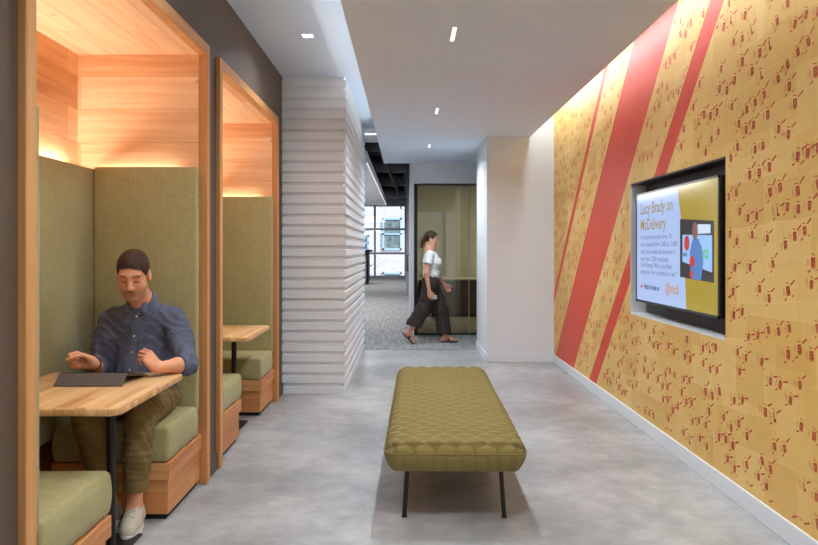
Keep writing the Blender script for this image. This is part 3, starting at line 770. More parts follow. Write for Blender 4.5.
# ------------------------------------------------------------------ people (signed distance sculpting, own surface nets)
def V3(*a): return np.array(a, np.float64)
class Field:
    def __init__(s, lo, hi, h):
        s.lo = np.array(lo, np.float64); s.h = h
        s.n = np.ceil((np.array(hi) - s.lo) / h).astype(int) + 1
        s.F = np.full(tuple(s.n), .08, np.float32)
    def block(s, lo, hi):
        a = np.clip(np.floor((np.asarray(lo) - s.lo) / s.h).astype(int), 0, s.n - 1); b_ = np.clip(np.ceil((np.asarray(hi) - s.lo) / s.h).astype(int) + 1, 1, s.n)
        if np.any(b_ <= a): return None
        ax = [(s.lo[i] + np.arange(a[i], b_[i]) * s.h).astype(np.float32) for i in range(3)]
        return tuple(slice(a[i], b_[i]) for i in range(3)), (ax[0][:, None, None], ax[1][None, :, None], ax[2][None, None, :])
    def put(s, fn, lo, hi, k, mode='u'):
        bl = s.block(np.asarray(lo) - .03 - k, np.asarray(hi) + .03 + k)
        if bl is None: return s
        sl, P = bl; d = fn(P).astype(np.float32); f = s.F[sl]
        if mode == 's': d = -d
        if k > 0:
            hh = np.maximum(k - np.abs(f - d), 0) / k; q = hh * hh * k * .25
        else: q = 0
        s.F[sl] = np.minimum(f, d) - q if mode == 'u' else np.maximum(f, d) + q
        return s
    def cone(s, a, b, ra, rb=None, k=.02, mode='u'):
        rb = ra if rb is None else rb
        a = np.asarray(a, np.float64); b = np.asarray(b, np.float64); ab = b - a; L2_ = max(float(ab @ ab), 1e-12); r = max(ra, rb)
        def fn(P):
            p = [P[i] - np.float32(a[i]) for i in range(3)]
            t = np.clip((p[0] * ab[0] + p[1] * ab[1] + p[2] * ab[2]) / L2_, 0, 1)
            return np.sqrt(sum((p[i] - t * ab[i]) ** 2 for i in range(3))) - (ra + (rb - ra) * t)
        return s.put(fn, np.minimum(a, b) - r, np.maximum(a, b) + r, k, mode)
    def ell(s, c, r, R=None, k=.02, mode='u', mask=None):
        c = np.asarray(c, np.float64); R = np.eye(3) if R is None else R
        def fn(P):
            p = [P[i] - np.float32(c[i]) for i in range(3)]
            q = [p[0] * R[0, j] + p[1] * R[1, j] + p[2] * R[2, j] for j in range(3)]
            k0 = np.sqrt(sum((q[j] / r[j]) ** 2 for j in range(3))); k1 = np.sqrt(sum((q[j] / r[j] ** 2) ** 2 for j in range(3))) + 1e-9
            d = k0 * (k0 - 1) / k1
            return d if mask is None else np.maximum(d, mask(q))
        m_ = max(r)
        return s.put(fn, c - m_, c + m_, k, mode)
    def cut(s, p, n, k=.0):
        """keep the side against n"""
        p = np.asarray(p); n = np.asarray(n) / np.linalg.norm(n)
        sl, P = s.block(s.lo, s.lo + s.n * s.h)
        d = sum((P[i] - np.float32(p[i])) * np.float32(n[i]) for i in range(3)); s.F = np.maximum(s.F, d); return s
    def warp(s, fn):
        sl, P = s.block(s.lo, s.lo + s.n * s.h); s.F[sl] += fn(P).astype(np.float32); return s
    def nets(s):
        Fd = s.F; h = s.h; S = Fd < 0
        nx, ny, nz = S.shape
        cnt = np.zeros((nx - 1, ny - 1, nz - 1), np.int8)
        offs = [(i, j, k) for i in (0, 1) for j in (0, 1) for k in (0, 1)]
        for i, j, k in offs: cnt += S[i:nx - 1 + i, j:ny - 1 + j, k:nz - 1 + k]
        act = (cnt > 0) & (cnt < 8); ac = np.argwhere(act)
        idx = np.full(act.shape, -1, np.int32); idx[act] = np.arange(len(ac))
        vals = np.stack([Fd[ac[:, 0] + i, ac[:, 1] + j, ac[:, 2] + k] for i, j, k in offs], 1)
        acc = np.zeros((len(ac), 3)); c = np.zeros(len(ac))
        O = np.array(offs, np.float64)
        for a in range(8):
            for b_ in range(a + 1, 8):
                if np.abs(O[a] - O[b_]).sum() != 1: continue
                m_ = (vals[:, a] < 0) != (vals[:, b_] < 0)
                t = vals[:, a] / np.where(m_, vals[:, a] - vals[:, b_], 1)
                acc += np.where(m_[:, None], O[a] + (O[b_] - O[a]) * t[:, None], 0); c += m_
        vs_ = (acc / c[:, None] + ac) * h + s.lo
        quads = []
        for ax in range(3):
            u, v = (ax + 1) % 3, (ax + 2) % 3
            s0 = [slice(None)] * 3; s1 = [slice(None)] * 3
            s0[ax] = slice(0, -1); s1[ax] = slice(1, None)
            dif = S[tuple(s0)] != S[tuple(s1)]
            e = np.argwhere(dif); ok = (e[:, u] > 0) & (e[:, v] > 0) & (e[:, u] < S.shape[u] - 1) & (e[:, v] < S.shape[v] - 1); e = e[ok]
            ins = S[e[:, 0], e[:, 1], e[:, 2]]
            q = []
            for du, dv in ((1, 1), (0, 1), (0, 0), (1, 0)):
                ee = e.copy(); ee[:, u] -= du; ee[:, v] -= dv; q.append(idx[ee[:, 0], ee[:, 1], ee[:, 2]])
            q = np.stack(q, 1); q[~ins] = q[~ins][:, ::-1]; quads.append(q)
        return vs_, np.concatenate(quads)
    def mesh(s, name, mat, parent, color=None, relax=2):
        vs_, q = s.nets()
        for _ in range(relax):
            acc = np.zeros_like(vs_); c = np.zeros(len(vs_))
            for i in range(4):
                a, b_ = q[:, i], q[:, (i + 1) % 4]
                for d in range(3):
                    acc[:, d] += np.bincount(a, vs_[b_, d], len(vs_)) + np.bincount(b_, vs_[a, d], len(vs_))
                c += np.bincount(a, minlength=len(vs_)) + np.bincount(b_, minlength=len(vs_))
            vs_ = vs_ * .5 + acc / np.maximum(c, 1)[:, None] * .5
        me = bpy.data.meshes.new(name)
        me.vertices.add(len(vs_)); me.vertices.foreach_set('co', vs_.astype(np.float32).ravel())
        me.loops.add(q.size); me.loops.foreach_set('vertex_index', q.astype(np.int32).ravel())
        me.polygons.add(len(q)); me.polygons.foreach_set('loop_start', np.arange(0, q.size, 4, dtype=np.int32))
        me.update(calc_edges=True); me.validate()
        if color is not None:
            ca = me.color_attributes.new('tone', 'FLOAT_COLOR', 'POINT')
            cc = np.ones((len(vs_), 4), np.float32); cc[:, :3] = color(vs_); ca.data.foreach_set('color', cc.ravel())
        me.materials.append(mat)
        o = link(name, me, parent, True); return o

def attr_mat(name, rough=.5, sss=0.0, bump=None, spec=.4):
    m, nt, out = new_mat(name)
    a = N(nt, 'ShaderNodeAttribute'); a.attribute_name = 'tone'
    bm_ = None
    if bump: bm_ = noise(nt, coords(nt, scale=bump), 1, 3)
    b_ = bsdf(nt, out, a.outputs['Color'], rough, 0, spec, bump=bm_, bstr=.25, bdist=.003)
    if sss: b_.inputs['Subsurface Weight'].default_value = sss; b_.inputs['Subsurface Radius'].default_value = (.012, .005, .003); b_.inputs['Subsurface Scale'].default_value = 1
    return m
M['skin'] = attr_mat('skin', .5, .08)
M['hair'] = paint('dark_brown_hair', C(60, 40, 29), .6, .3, .5, 140)
M['cloth_attr'] = attr_mat('cloth', .85, 0, (300, 300, 300), .15)

def rotm(yaw_, pitch, roll, R0):
    """columns: local x (figure's right), y (face), z (up); pitch > 0 looks down"""
    cy, sy = math.cos(yaw_), math.sin(yaw_); cp, sp = math.cos(pitch), math.sin(pitch); cr, sr = math.cos(roll), math.sin(roll)
    Rx = np.array([[1, 0, 0], [0, cp, sp], [0, -sp, cp]]); Rz = np.array([[cy, -sy, 0], [sy, cy, 0], [0, 0, 1]]); Ry = np.array([[cr, 0, sr], [0, 1, 0], [-sr, 0, cr]])
    return R0 @ Rz @ Rx @ Ry
def head(f, c, R, sc=1.0, male=True):
    T = lambda x, y, z: c + R @ (V3(x, y, z) * sc)
    E = lambda p, r, k=.02, mode='u', RR=None: f.ell(T(*p), [q * sc for q in r], R if RR is None else R @ RR, k * sc, mode)
    K = lambda a, b_, ra, rb=None, k=.02, mode='u': f.cone(T(*a), T(*b_), ra * sc, None if rb is None else rb * sc, k * sc, mode)
    E((0, -.012, .045), (.073, .096, .086))
    E((0, .030, -.010), (.060, .062, .080), .03)
    E((0, .028, -.058), (.050, .052, .055), .03)
    for q in (-1, 1):
        K((q * .050, -.004, -.052), (q * .022, .062, -.100), .014, .013, .03)
        E((q * .036, .058, -.022), (.023, .022, .022), .02)
    E((0, .068, -.101), (.022, .017, .017), .02)
    K((-.034, .078, .030), (.034, .078, .030), .011, .011, .02)
    for q in (-1, 1): E((q * .030, .096, .010), (.017, .014, .012), .014, 's')
    for q in (-1, 1): E((q * .030, .074, .007), (.0145, .0145, .0125), .004)
    K((0, .082, .020), (0, .106, -.024), .0065, .0115, .012)
    for q in (-1, 1): E((q * .0115, .095, -.031), (.008, .011, .008), .008)
    E((0, .084, -.052), (.022, .012, .013), .014)
    K((-.019, .082, -.0585), (.019, .082, -.0585), .0055, .0055, .006); K((0, .089, -.0575), (0, .089, -.0575), .0055, .0055, .008)
    K((-.015, .083, -.0690), (.015, .083, -.0690), .0065, .0065, .006)
    K((-.024, .093, -.0635), (.024, .093, -.0635), .0028, .0028, .004, 's')
    for q in (-1, 1):
        E((q * .077, -.014, -.004), (.010, .021, .032), .008); E((q * .086, -.008, .002), (.006, .011, .017), .006, 's')
    return T
def head_local(vs_, c, R, sc): return ((vs_ - c) @ R) / sc
def face_tone(col, q, stub=.0, brow=(.05, .03, .02), lip=(.40, .15, .11)):
    """skin colours of brows, lash line, lips, beard; q = head-local coordinates"""
    def blend(m_, c_): 
        nonlocal col
        m_ = np.clip(m_, 0, 1)[:, None]; col = col * (1 - m_) + np.array(c_) * m_
    front = (q[:, 1] > .045)
    ax = np.abs(q[:, 0])
    bz = .0300 + .006 * np.sin(np.clip((ax - .012) / .04, 0, 1) * PI)
    blend(front * np.clip(1.4 - np.abs(q[:, 2] - bz) / .0045, 0, 1) * ((ax > .012) & (ax < .051)) * .9, brow)
    blend(front * np.clip(1.3 - np.abs(q[:, 2] - (.0000 - .10 * (ax - .030) ** 2 * 20)) / .0034, 0, 1) * ((ax > .017) & (ax < .045)) * .9, (.03, .018, .012))
    blend(front * np.clip(1.2 - np.hypot((ax - .030) / .018, (q[:, 2] - .006) / .010), 0, 1) * .5, (.30, .13, .09))
    blend(front * np.clip(1.25 - np.hypot(q[:, 0] / .026, (q[:, 2] + .063) / .0095), 0, .35) / .35 * .75, lip)
    if stub:
        jaw = np.clip((-.042 - q[:, 2]) / .02, 0, 1) * np.clip((q[:, 1] + .015) / .02, 0, 1) * np.clip((q[:, 2] + .135) / .02, 0, 1)
        mus = np.clip(1.3 - np.hypot(q[:, 0] / .030, (q[:, 2] + .047) / .0075), 0, 1) * (q[:, 1] > .05)
        n_ = .8 + .2 * np.sin(q[:, 0] * 900) * np.sin(q[:, 2] * 1100)
        lipm = np.hypot(q[:, 0] / .024, (q[:, 2] + .0635) / .010) > 1
        blend(jaw * stub * .55 * n_ * lipm, (.13, .07, .05)); blend(mus * stub * .95 * n_, (.09, .05, .035))
    return col
def hand(f, wrist, p, n, s, curls, spread=.10, sc=1.0, thumb=None, taper=True):
    """p palm direction, n out of the back of the hand, s thumb side; curls in degrees per finger (3 joints)"""
    p = p / np.linalg.norm(p); n = n - p * (n @ p); n = n / np.linalg.norm(n); s0 = np.cross(p, n); s = s0 if s0 @ s > 0 else -s0
    W_ = np.asarray(wrist, np.float64)
    at_ = lambda a, b_, c_=0: W_ + (p * a + s * b_ + n * c_) * sc
    # palm
    for bq, l in ((.030, .086), (.010, .089), (-.010, .084), (-.028, .076)):
        f.cone(at_(.012, bq * .6), at_(l, bq), .0155 * sc, .0115 * sc, .014 * sc)
    f.cone(at_(.018, .022, -.010), at_(.050, .030, -.012), .016 * sc, .012 * sc, .014 * sc)
    f.cone(at_(.020, -.020, -.008), at_(.055, -.026, -.006), .014 * sc, .011 * sc, .014 * sc)
    lens = ((.043, .026, .021), (.047, .030, .022), (.043, .028, .022), (.034, .021, .019))
    for i, (bq, l0) in enumerate(((.030, .088), (.010, .091), (-.010, .086), (-.028, .078))):
        pos = at_(l0, bq); ang = 0.0; r = (.0092, .0092, .0088, .0078)[i]
        side = spread * (1.5 - i) / 1.5 * .5
        for j in range(3):
            ang += math.radians(curls[i][j])
            d = p * math.cos(ang) * math.cos(side) - n * math.sin(ang) + s * math.sin(side) * math.cos(ang)
            d = d / np.linalg.norm(d); nx_ = pos + d * lens[i][j] * sc
            f.cone(pos, nx_, r * sc, r * .9 * sc, .0035 * sc); pos = nx_; r *= .9
    th = thumb or ((.62, .70, -.35), (.85, .25, -.45), (.9, .0, -.5))
    pos = at_(.022, .026, -.008); r = .0125
    for (a, b_, c_), l in zip(th, (.042, .032, .026)):
        d = p * a + s * b_ + n * c_; d = d / np.linalg.norm(d); nx_ = pos + d * l * sc
        f.cone(pos, nx_, r * sc, r * .86 * sc, .006 * sc); pos = nx_; r *= .86
def ribbon(name, loop_lo, loop_hi, th, mat, parent, smooth=True):
    """thin band between two polylines, thickened"""
    b = MB(); n = len(loop_lo); A = [Vector(p) for p in loop_lo]; B_ = [Vector(p) for p in loop_hi]
    nr = []
    for i in range(n):
        t = (A[min(i + 1, n - 1)] - A[max(i - 1, 0)]); nr.append(t.cross(B_[i] - A[i]).normalized() * th)
    P4 = [A, B_, [B_[i] + nr[i] for i in range(n)], [A[i] + nr[i] for i in range(n)]]
    vs_ = [P4[k][i] for i in range(n) for k in range(4)]
    fs = [(i * 4 + k, i * 4 + (k + 1) % 4, (i + 1) * 4 + (k + 1) % 4, (i + 1) * 4 + k) for i in range(n - 1) for k in range(4)] + [(3, 2, 1, 0), tuple((n - 1) * 4 + k for k in range(4))]
    b.add(vs_, fs); o = b.build(name, mat, parent, smooth, 50); return o
def folds(dirs, amp):
    ph = rng.uniform(0, 6.28, len(dirs))
    def fn(P):
        t = 0
        for (kx, ky, kz, a, wx), q in zip(dirs, ph):
            w_ = np.sin(P[0] * 23 + q) * .9 + np.sin(P[2] * 17 + P[1] * 21 + q * 2) * .9
            t = t + a * np.abs(np.sin(P[0] * kx + P[1] * ky + P[2] * kz + w_ * wx + q)) ** 1.0
        return t * amp
    return fn
R_CAM = np.array([[-1, 0, 0], [0, -1, 0], [0, 0, 1]], float)      # figure facing the viewer (-y): right = -x, face = -y, up = z

# ---- seated man
man = empty('person', (-1.40, 3.7, 0), 'seated man in navy shirt and olive trousers, looking down at the table', 'person')
HC = V3(-1.392, 3.560, 1.220); HR = rotm(math.radians(10), math.radians(22), math.radians(-1), R_CAM); HS = .99
NB = V3(-1.400, 3.690, 1.080)
S_R, S_L = V3(-1.572, 3.715, .975), V3(-1.232, 3.715, .980)
E_R, W_R = V3(-1.606, 3.640, .735), V3(-1.525, 3.405, .798)
E_L, W_L = V3(-1.108, 3.530, .775), V3(-1.200, 3.370, .783)
HIP_R, HIP_L = V3(-1.485, 3.78, .565), V3(-1.315, 3.78, .565)
K_R, K_L = V3(-1.545, 3.375, .535), V3(-1.288, 3.375, .535)
A_R, A_L = V3(-1.455, 3.43, .115), V3(-1.322, 3.40, .115)
f = Field((-1.80, 3.12, .02), (-.98, 3.94, 1.38), .0030)
T = head(f, HC, HR, HS)
f.cone(T(0, -.022, -.060), NB + V3(0, .01, -.01), .052, .056, .03)
f.cone(NB, V3(-1.40, 3.75, .75), .055, .08, .05)
f.cone(V3(-1.40, 3.74, .75), V3(-1.40, 3.78, .60), .10, .10, .05)
for s_, e_, w_, hp, kn, an in ((S_R, E_R, W_R, HIP_R, K_R, A_R), (S_L, E_L, W_L, HIP_L, K_L, A_L)):
    f.cone(NB + V3(0, .02, -.09), s_, .045, .04, .04); f.cone(s_, e_, .043, .038, .03)
    f.cone(e_, e_ + (w_ - e_) * .35, .036, .036, .02); f.cone(e_ + (w_ - e_) * .35, w_, .036, .0265, .02)
    f.cone(V3(-1.40, 3.78, .60), hp, .09, .08, .04); f.cone(hp, kn, .066, .050, .03); f.cone(kn, an, .046, .034, .02)
    f.cone(an, an + V3(0, -.08, -.065), .033, .024, .02)
hand(f, W_R, V3(-.90, -.22, .30), V3(-.15, .95, .28), V3(0, .2, 1), ((58, 80, 45), (66, 82, 45), (74, 84, 45), (80, 84, 45)), sc=1.0,
     thumb=((.80, .35, -.50), (.75, -.05, -.65), (.6, -.3, -.7)))
hand(f, W_L, V3(-.62, -.12, .74), V3(.50, -.62, .55), V3(.3, .8, .5), ((42, 50, 30), (46, 54, 30), (52, 58, 30), (58, 60, 30)), sc=.90,
     thumb=((.80, .40, -.45), (.80, .1, -.6), (.8, -.1, -.6)))
SK = np.array(C(222, 158, 122)[:3])
def man_tone(v):
    col = np.tile(SK, (len(v), 1)) * (1 + .05 * np.sin(v[:, :1] * 60) * np.sin(v[:, 2:3] * 70))
    q = head_local(v, HC, HR, HS); hm = (np.abs(q[:, 0]) < .11) & (q[:, 2] > -.14) & (v[:, 2] > 1.03)
    col[hm] = face_tone(col[hm], q[hm], 1.0)
    # warmer knuckles and ears
    return col
body = f.mesh('body', M['skin'], man, man_tone, 1)
# hair
f = Field((-1.52, 3.42, 1.10), (-1.26, 3.70, 1.38), .0025)
def hairmask(q):
    x, y, z = q[0] / HS, q[1] / HS, q[2] / HS      # relative to the cranium centre
    y = y - .012; z = z + .045; ax = np.abs(x)
    line = np.where(y > .040, .066 - .22 * np.clip(ax - .030, 0, 1) , 0) 
    t = np.clip((.058 - y) / .030, 0, 1)
    front = .070 + .006 * np.cos(x * 60) - .018 * np.clip((ax - .045) / .02, 0, 1)
    side = -.006 + .0 * y
    back = np.where(y < -.035, -.045, -.002)
    sideb = np.where((y > .004) & (y < .026), -.022, back)
    ln = front * (1 - t) + sideb * t
    ear = .030 - np.hypot((y + .014) , (z + .004) * .75)
    return np.maximum(ln - z, np.where(ax > .055, ear, -1)) * HS * .7
f.ell(HC + HR @ (V3(0, -.012, .045) * HS), [.0790 * HS, .1025 * HS, .0900 * HS], HR, 0, 'u', hairmask)
f.warp(lambda P: .0020 * np.sin(P[0] * 520 + 9 * np.sin(P[2] * 90)) * np.sin(P[1] * 430 + 7 * np.sin(P[0] * 80)) * np.sin(P[2] * 400))
f.mesh('hair', M['hair'], man, None, 1)
# shirt
f = Field((-1.76, 3.34, .46), (-.98, 3.94, 1.20), .004)
f.ell(V3(-1.398, 3.735, .885), (.168, .112, .20), None, .04)
f.ell(V3(-1.400, 3.715, .70), (.160, .125, .16), None, .06)
f.ell(V3(-1.400, 3.770, .60), (.172, .125, .12), None, .06)
f.cone(S_R + V3(.05, 0, .0), S_L + V3(-.05, 0, .0), .075, .075, .05)
f.cone(NB + V3(0, .02, -.055), (S_R + NB) / 2 + V3(0, .015, -.030), .062, .058, .03); f.cone(NB + V3(0, .02, -.055), (S_L + NB) / 2 + V3(0, .015, -.030), .062, .058, .03)
for s_, e_, w_, q in ((S_R, E_R, W_R, .42), (S_L, E_L, W_L, .22)):
    f.cone(s_, s_ + (e_ - s_) * .5, .066, .062, .035); f.cone(s_ + (e_ - s_) * .5, e_, .060, .055, .03)
    f.cone(e_, e_ + (w_ - e_) * q, .055, .050, .02)
f.warp(folds(((14, 22, 26, .9, 2.2), (34, -10, -20, .8, 2.0), (-26, 32, 34, .6, 2.4), (60, 40, 50, .3, 2.5)), .0062))
f.warp(lambda P: 0 * P[0] - .008)
for s_, e_, w_, q in ((S_R, E_R, W_R, .42), (S_L, E_L, W_L, .22)):      # rolled cuffs
    d = (w_ - e_) / np.linalg.norm(w_ - e_); c0 = e_ + (w_ - e_) * q
    f.cone(c0 - d * .035, c0 + d * .005, .0535, .0525, .004)
    sl, P = f.block(c0 - .09, c0 + .12)
    dd = sum((P[i] - np.float32((c0 + d * .012)[i])) * np.float32(d[i]) for i in range(3)); f.F[sl] = np.where(dd > -.03, np.maximum(f.F[sl], dd), f.F[sl])
NA = T(0, -.022, -.060) - NB; NA = NA / np.linalg.norm(NA)
f.cone(NB - NA * .03, NB + NA * .030, .070, .064, .02)
NT = NA * .75 + V3(0, -.28, .25); NT = NT / np.linalg.norm(NT)
sl, P = f.block(NB - .075, NB + V3(.075, .10, .12)); f.F[sl] = np.maximum(f.F[sl], sum((P[i] - np.float32((NB + NA * .020)[i])) * np.float32(NT[i]) for i in range(3)))
f.cone(NB + V3(-.002, -.080, .04), NB + V3(-.004, -.085, -.03), .020, .004, .006, 's')
NAVY = np.array(C(92, 97, 116)[:3])
def shirt_tone(v):
    c = np.tile(NAVY, (len(v), 1)); n_ = np.sin(v[:, 0] * 310 + 9 * np.sin(v[:, 2] * 40)) * np.sin(v[:, 2] * 280 + 7 * np.sin(v[:, 0] * 35)) * np.sin(v[:, 1] * 120 + 4)
    c = c * (1 - .35 * (n_ > .72))[:, None]; c[np.abs(v[:, 0] + 1.405 - (v[:, 2] - .9) * .02) < .0035] *= 1.0
    return c * (1 + .10 * np.sin(v[:, :1] * 37 + v[:, 2:3] * 29))
shirt = f.mesh('shirt', M['cloth_attr'], man, shirt_tone, 1)
M['navy'] = fabric('navy_cotton', C(94, 99, 120), .12, 2)
# collar: band round the neck and two pointed leaves
cf = Field(NB - V3(.13, .16, .12), NB + V3(.13, .13, .12), .0025)
CB = NB + NA * .012; CXv = np.cross(NA, V3(1, 0, 0)); CXv /= np.linalg.norm(CXv); CYv = np.cross(CXv, NA)
def collar_fn(P):
    q = [P[i] - np.float32(CB[i]) for i in range(3)]
    ax_ = sum(q[i] * np.float32(NA[i]) for i in range(3)); rx = sum(q[i] * np.float32(CYv[i]) for i in range(3)); ry = sum(q[i] * np.float32(CXv[i]) for i in range(3))
    rad = np.sqrt(rx ** 2 + (ry * 1.0) ** 2); fr = np.clip((NB[1] - .02 - P[1]) / .05, 0, 1)
    r_ = .0665 + .010 * np.clip((.022 - ax_) / .04, 0, 1.3)
    return np.maximum(np.abs(rad - r_) - .0035, np.maximum(ax_ - .026 + .016 * fr, -.024 - ax_ - .010 * fr))
cf.put(collar_fn, NB - .12, NB + .12, 0)
for q in (-1, 1):
    top_ = NB + V3(q * .036, -.056, .006); tip_ = NB + V3(q * .050, -.088, -.052)
    ax_ = (tip_ - top_); l_ = np.linalg.norm(ax_); ax_ = ax_ / l_; nn2 = V3(q * .30, -.86, .40); nn2 -= ax_ * (nn2 @ ax_); nn2 /= np.linalg.norm(nn2)
    RR = np.stack([np.cross(ax_, nn2), nn2, ax_], 1); cf.ell((top_ + tip_) / 2, [.017, .0035, l_ * .54], RR, .006)
cf.cone(NB + V3(-.002, -.09, .05), NB + V3(-.003, -.10, -.055), .024, .010, .004, 's')
cf.mesh('collar', M['navy'], man, None, 1)
M['button'] = paint('white_button', C(222, 214, 200), .3)
dg = bpy.context.evaluated_depsgraph_get()
tree = BVHTree.FromPolygons([v.co[:] for v in shirt.data.vertices], [p.vertices[:] for p in shirt.data.polygons])
def on_shirt(x, z):
    h_ = tree.ray_cast(Vector((x, 3.2, z)), Vector((0, 1, 0))); return h_
for x, z in ((-1.402, 1.005), (-1.412, .905), (-1.420, .822), (-1.425, .735)):
    h_ = on_shirt(x, z)
    if h_[0] is None: continue
    b = MB(); p = h_[0]; nn_ = h_[1] if h_[1].y < 0 else -h_[1]; b.tube([p - nn_ * .001, p + nn_ * .003], .0062, 14); b.build('button', M['button'], man, True, 40)
# placket strip following the shirt front
pl, pr_ = [], []
for z in np.linspace(1.005, .60, 34):
    xx = -1.404 - (1.005 - z) * .09
    a, c_ = on_shirt(xx + .016, z)[0], on_shirt(xx - .016, z)[0]
    if a and c_: pl.append(a + Vector((0, -.0015, 0))); pr_.append(c_ + Vector((0, -.0015, 0)))
ribbon('placket', pl, pr_, -.0015, M['navy'], man)
# trousers
f = Field((-1.74, 3.22, .10), (-1.12, 3.94, .72), .004)
f.ell(V3(-1.40, 3.79, .60), (.172, .115, .115), None, .04)
for hp, kn, an in ((HIP_R, K_R, A_R), (HIP_L, K_L, A_L)):
    f.cone(hp, kn + (hp - kn) * .1, .092, .076, .04); f.cone(kn, kn + (an - kn) * .4, .073, .066, .03)
    f.cone(kn + (an - kn) * .4, kn + (an - kn) * .88, .066, .056, .02)
f.warp(folds(((25, 60, 30, .9, 1.2), (-35, 30, 60, .7, 1.2), (10, 20, 95, .5, 1.5)), .0060)); f.warp(lambda P: 0 * P[0] - .005)
for kn, an in ((K_R, A_R), (K_L, A_L)):
    d = an - kn; f.cone(kn + d * .74, kn + d * .81, .060, .059, .003); 
f.cut(V3(0, 0, .186), V3(0, 0, -1))
f.cut(V3(0, 0, .475), V3(0, 0, -1)) if False else None
# thigh undersides rest on the seat
sl, P = f.block(V3(-1.75, 3.46, .1), V3(-1.1, 3.95, .56)); f.F[sl] = np.maximum(f.F[sl], np.float32(.476) - P[2])
CHINO = np.array(C(126, 108, 70)[:3])
f.mesh('trousers', M['cloth_attr'], man, lambda v: np.tile(CHINO, (len(v), 1)) * (1 + .08 * np.sin(v[:, :1] * 45 + v[:, 2:3] * 38)), 1)
# shoes
M['canvas'] = paint('off_white_canvas', C(206, 198, 182), .8, .2); M['rubber'] = paint('white_rubber', C(222, 218, 208), .5); M['laceup'] = paint('white_laces', C(228, 222, 210), .8)
def shoe(an, toe_dir):
    d = np.array(toe_dir) / np.linalg.norm(toe_dir); l = np.array((-d[1], d[0], 0.))
    G = lambda a, s_, z: V3(an[0], an[1], 0) + d * a + l * s_ + V3(0, 0, z)
    f = Field(G(.06, 0, 0) - V3(.22, .22, .02), G(.06, 0, 0) + V3(.22, .22, .17), .003)
    f.cone(G(-.035, 0, .055), G(-.030, 0, .090), .036, .036, .02); f.cone(G(-.03, 0, .05), G(.06, 0, .052), .036, .038, .03)
    f.cone(G(.06, 0, .045), G(.125, 0, .034), .042, .036, .03); f.cone(G(.005, 0, .088), G(.095, 0, .055), .036, .026, .03)
    f.cone(G(-.030, 0, .105), G(-.025, 0, .17), .031, .036, .004, 's'); f.cut(V3(0, 0, .016), V3(0, 0, -1))
    up = f.mesh('shoe', M['canvas'], man, None, 1)
    out = []
    for k in range(40):
        a = 2 * PI * k / 40; ca = math.cos(a); x = .058 + .125 * ca; w_ = .038 + .010 * math.sin((ca + 1) * 1.3) 
        out.append(G(x - .012, w_ * math.sin(a) * (1 if abs(ca) < .99 else 1), 0))
    b = MB(); n = 40
    vs_ = [tuple(p) for p in out] + [tuple(p + V3(0, 0, .024)) for p in out]
    b.add(vs_, [tuple(range(n))[::-1], tuple(range(n, 2 * n))] + [(i, (i + 1) % n, (i + 1) % n + n, i + n) for i in range(n)]); b.build('sole', M['rubber'], up, True, 50)
    tr = BVHTree.FromPolygons([v.co[:] for v in up.data.vertices], [p.vertices[:] for p in up.data.polygons])
    for k in range(5):
        pts = []
        for t in np.linspace(-1, 1, 7):
            p = G(.020 + k * .018 + .004 * t, t * .022, .2); h_ = tr.ray_cast(Vector(p), Vector((0, 0, -1)))
            if h_[0]: pts.append(h_[0] + Vector((0, 0, .0015)))
        if len(pts) > 2: b = MB(); b.tube(pts, .0038, 6); b.build('lace', M['laceup'], up, True)
    for q in (-1, 1):
        pts = []
        for t in np.linspace(0, 1, 6):
            p = G(.022 + .02 * t, q * (.004 + .028 * t), .2); h_ = tr.ray_cast(Vector(p), Vector((0, 0, -1)))
            if h_[0]: pts.append(h_[0] + Vector((0, 0, .005 + .004 * math.sin(t * PI))))
        if len(pts) > 2: b = MB(); b.tube(pts, .0025, 6); b.build('lace', M['laceup'], up, True)
shoe(A_L, (.12, -1, 0)); shoe(A_R, (-.10, -1, 0))
b = MB(); dW = (E_R - W_R) / np.linalg.norm(E_R - W_R); c0 = Vector(W_R + dW * .028); d_ = Vector(dW); a_ = d_.orthogonal().normalized(); b2 = d_.cross(a_)
b.tube([c0 + (a_ * math.cos(t) + b2 * math.sin(t)) * .0315 for t in np.linspace(0, 2 * PI, 25)], .003, 6, caps=False); b.build('wrist_band', M['black_metal'], man, True)

# folded tablet cover on the table
tbm = fabric('grey_tablet_cover', C(92, 84, 80), .08, 2)
tab = empty('tablet', (-1.42, 3.25, .74), 'dark grey folded tablet cover standing on the butcher block table', 'tablet')
b = MB()
xa, xb = -1.577, -1.270
def slab(pA, pB, th, mi=0):
    """pA, pB: (y, z) ends of a thin board across xa..xb"""
    dy, dz = pB[0] - pA[0], pB[1] - pA[1]; l = math.hypot(dy, dz); ny, nz = -dz / l * th, dy / l * th
    return [(pA[0], pA[1]), (pB[0], pB[1]), (pB[0] + ny, pB[1] + nz), (pA[0] + ny, pA[1] + nz)]
b.prism(slab((3.122, .741), (3.184, .788), .004), 0, xa, xb); b.build('front_flap', tbm, tab)
b = MB(); b.prism(slab((3.186, .7855), (3.395, .7465), .007), 0, xa + .003, xb - .003); b.build('tablet_body', M['bezel'], tab)
b = MB(); b.prism(slab((3.184, .7815), (3.405, .7405), .003), 0, xa, xb + .01); b.build('back_flap', tbm, tab)

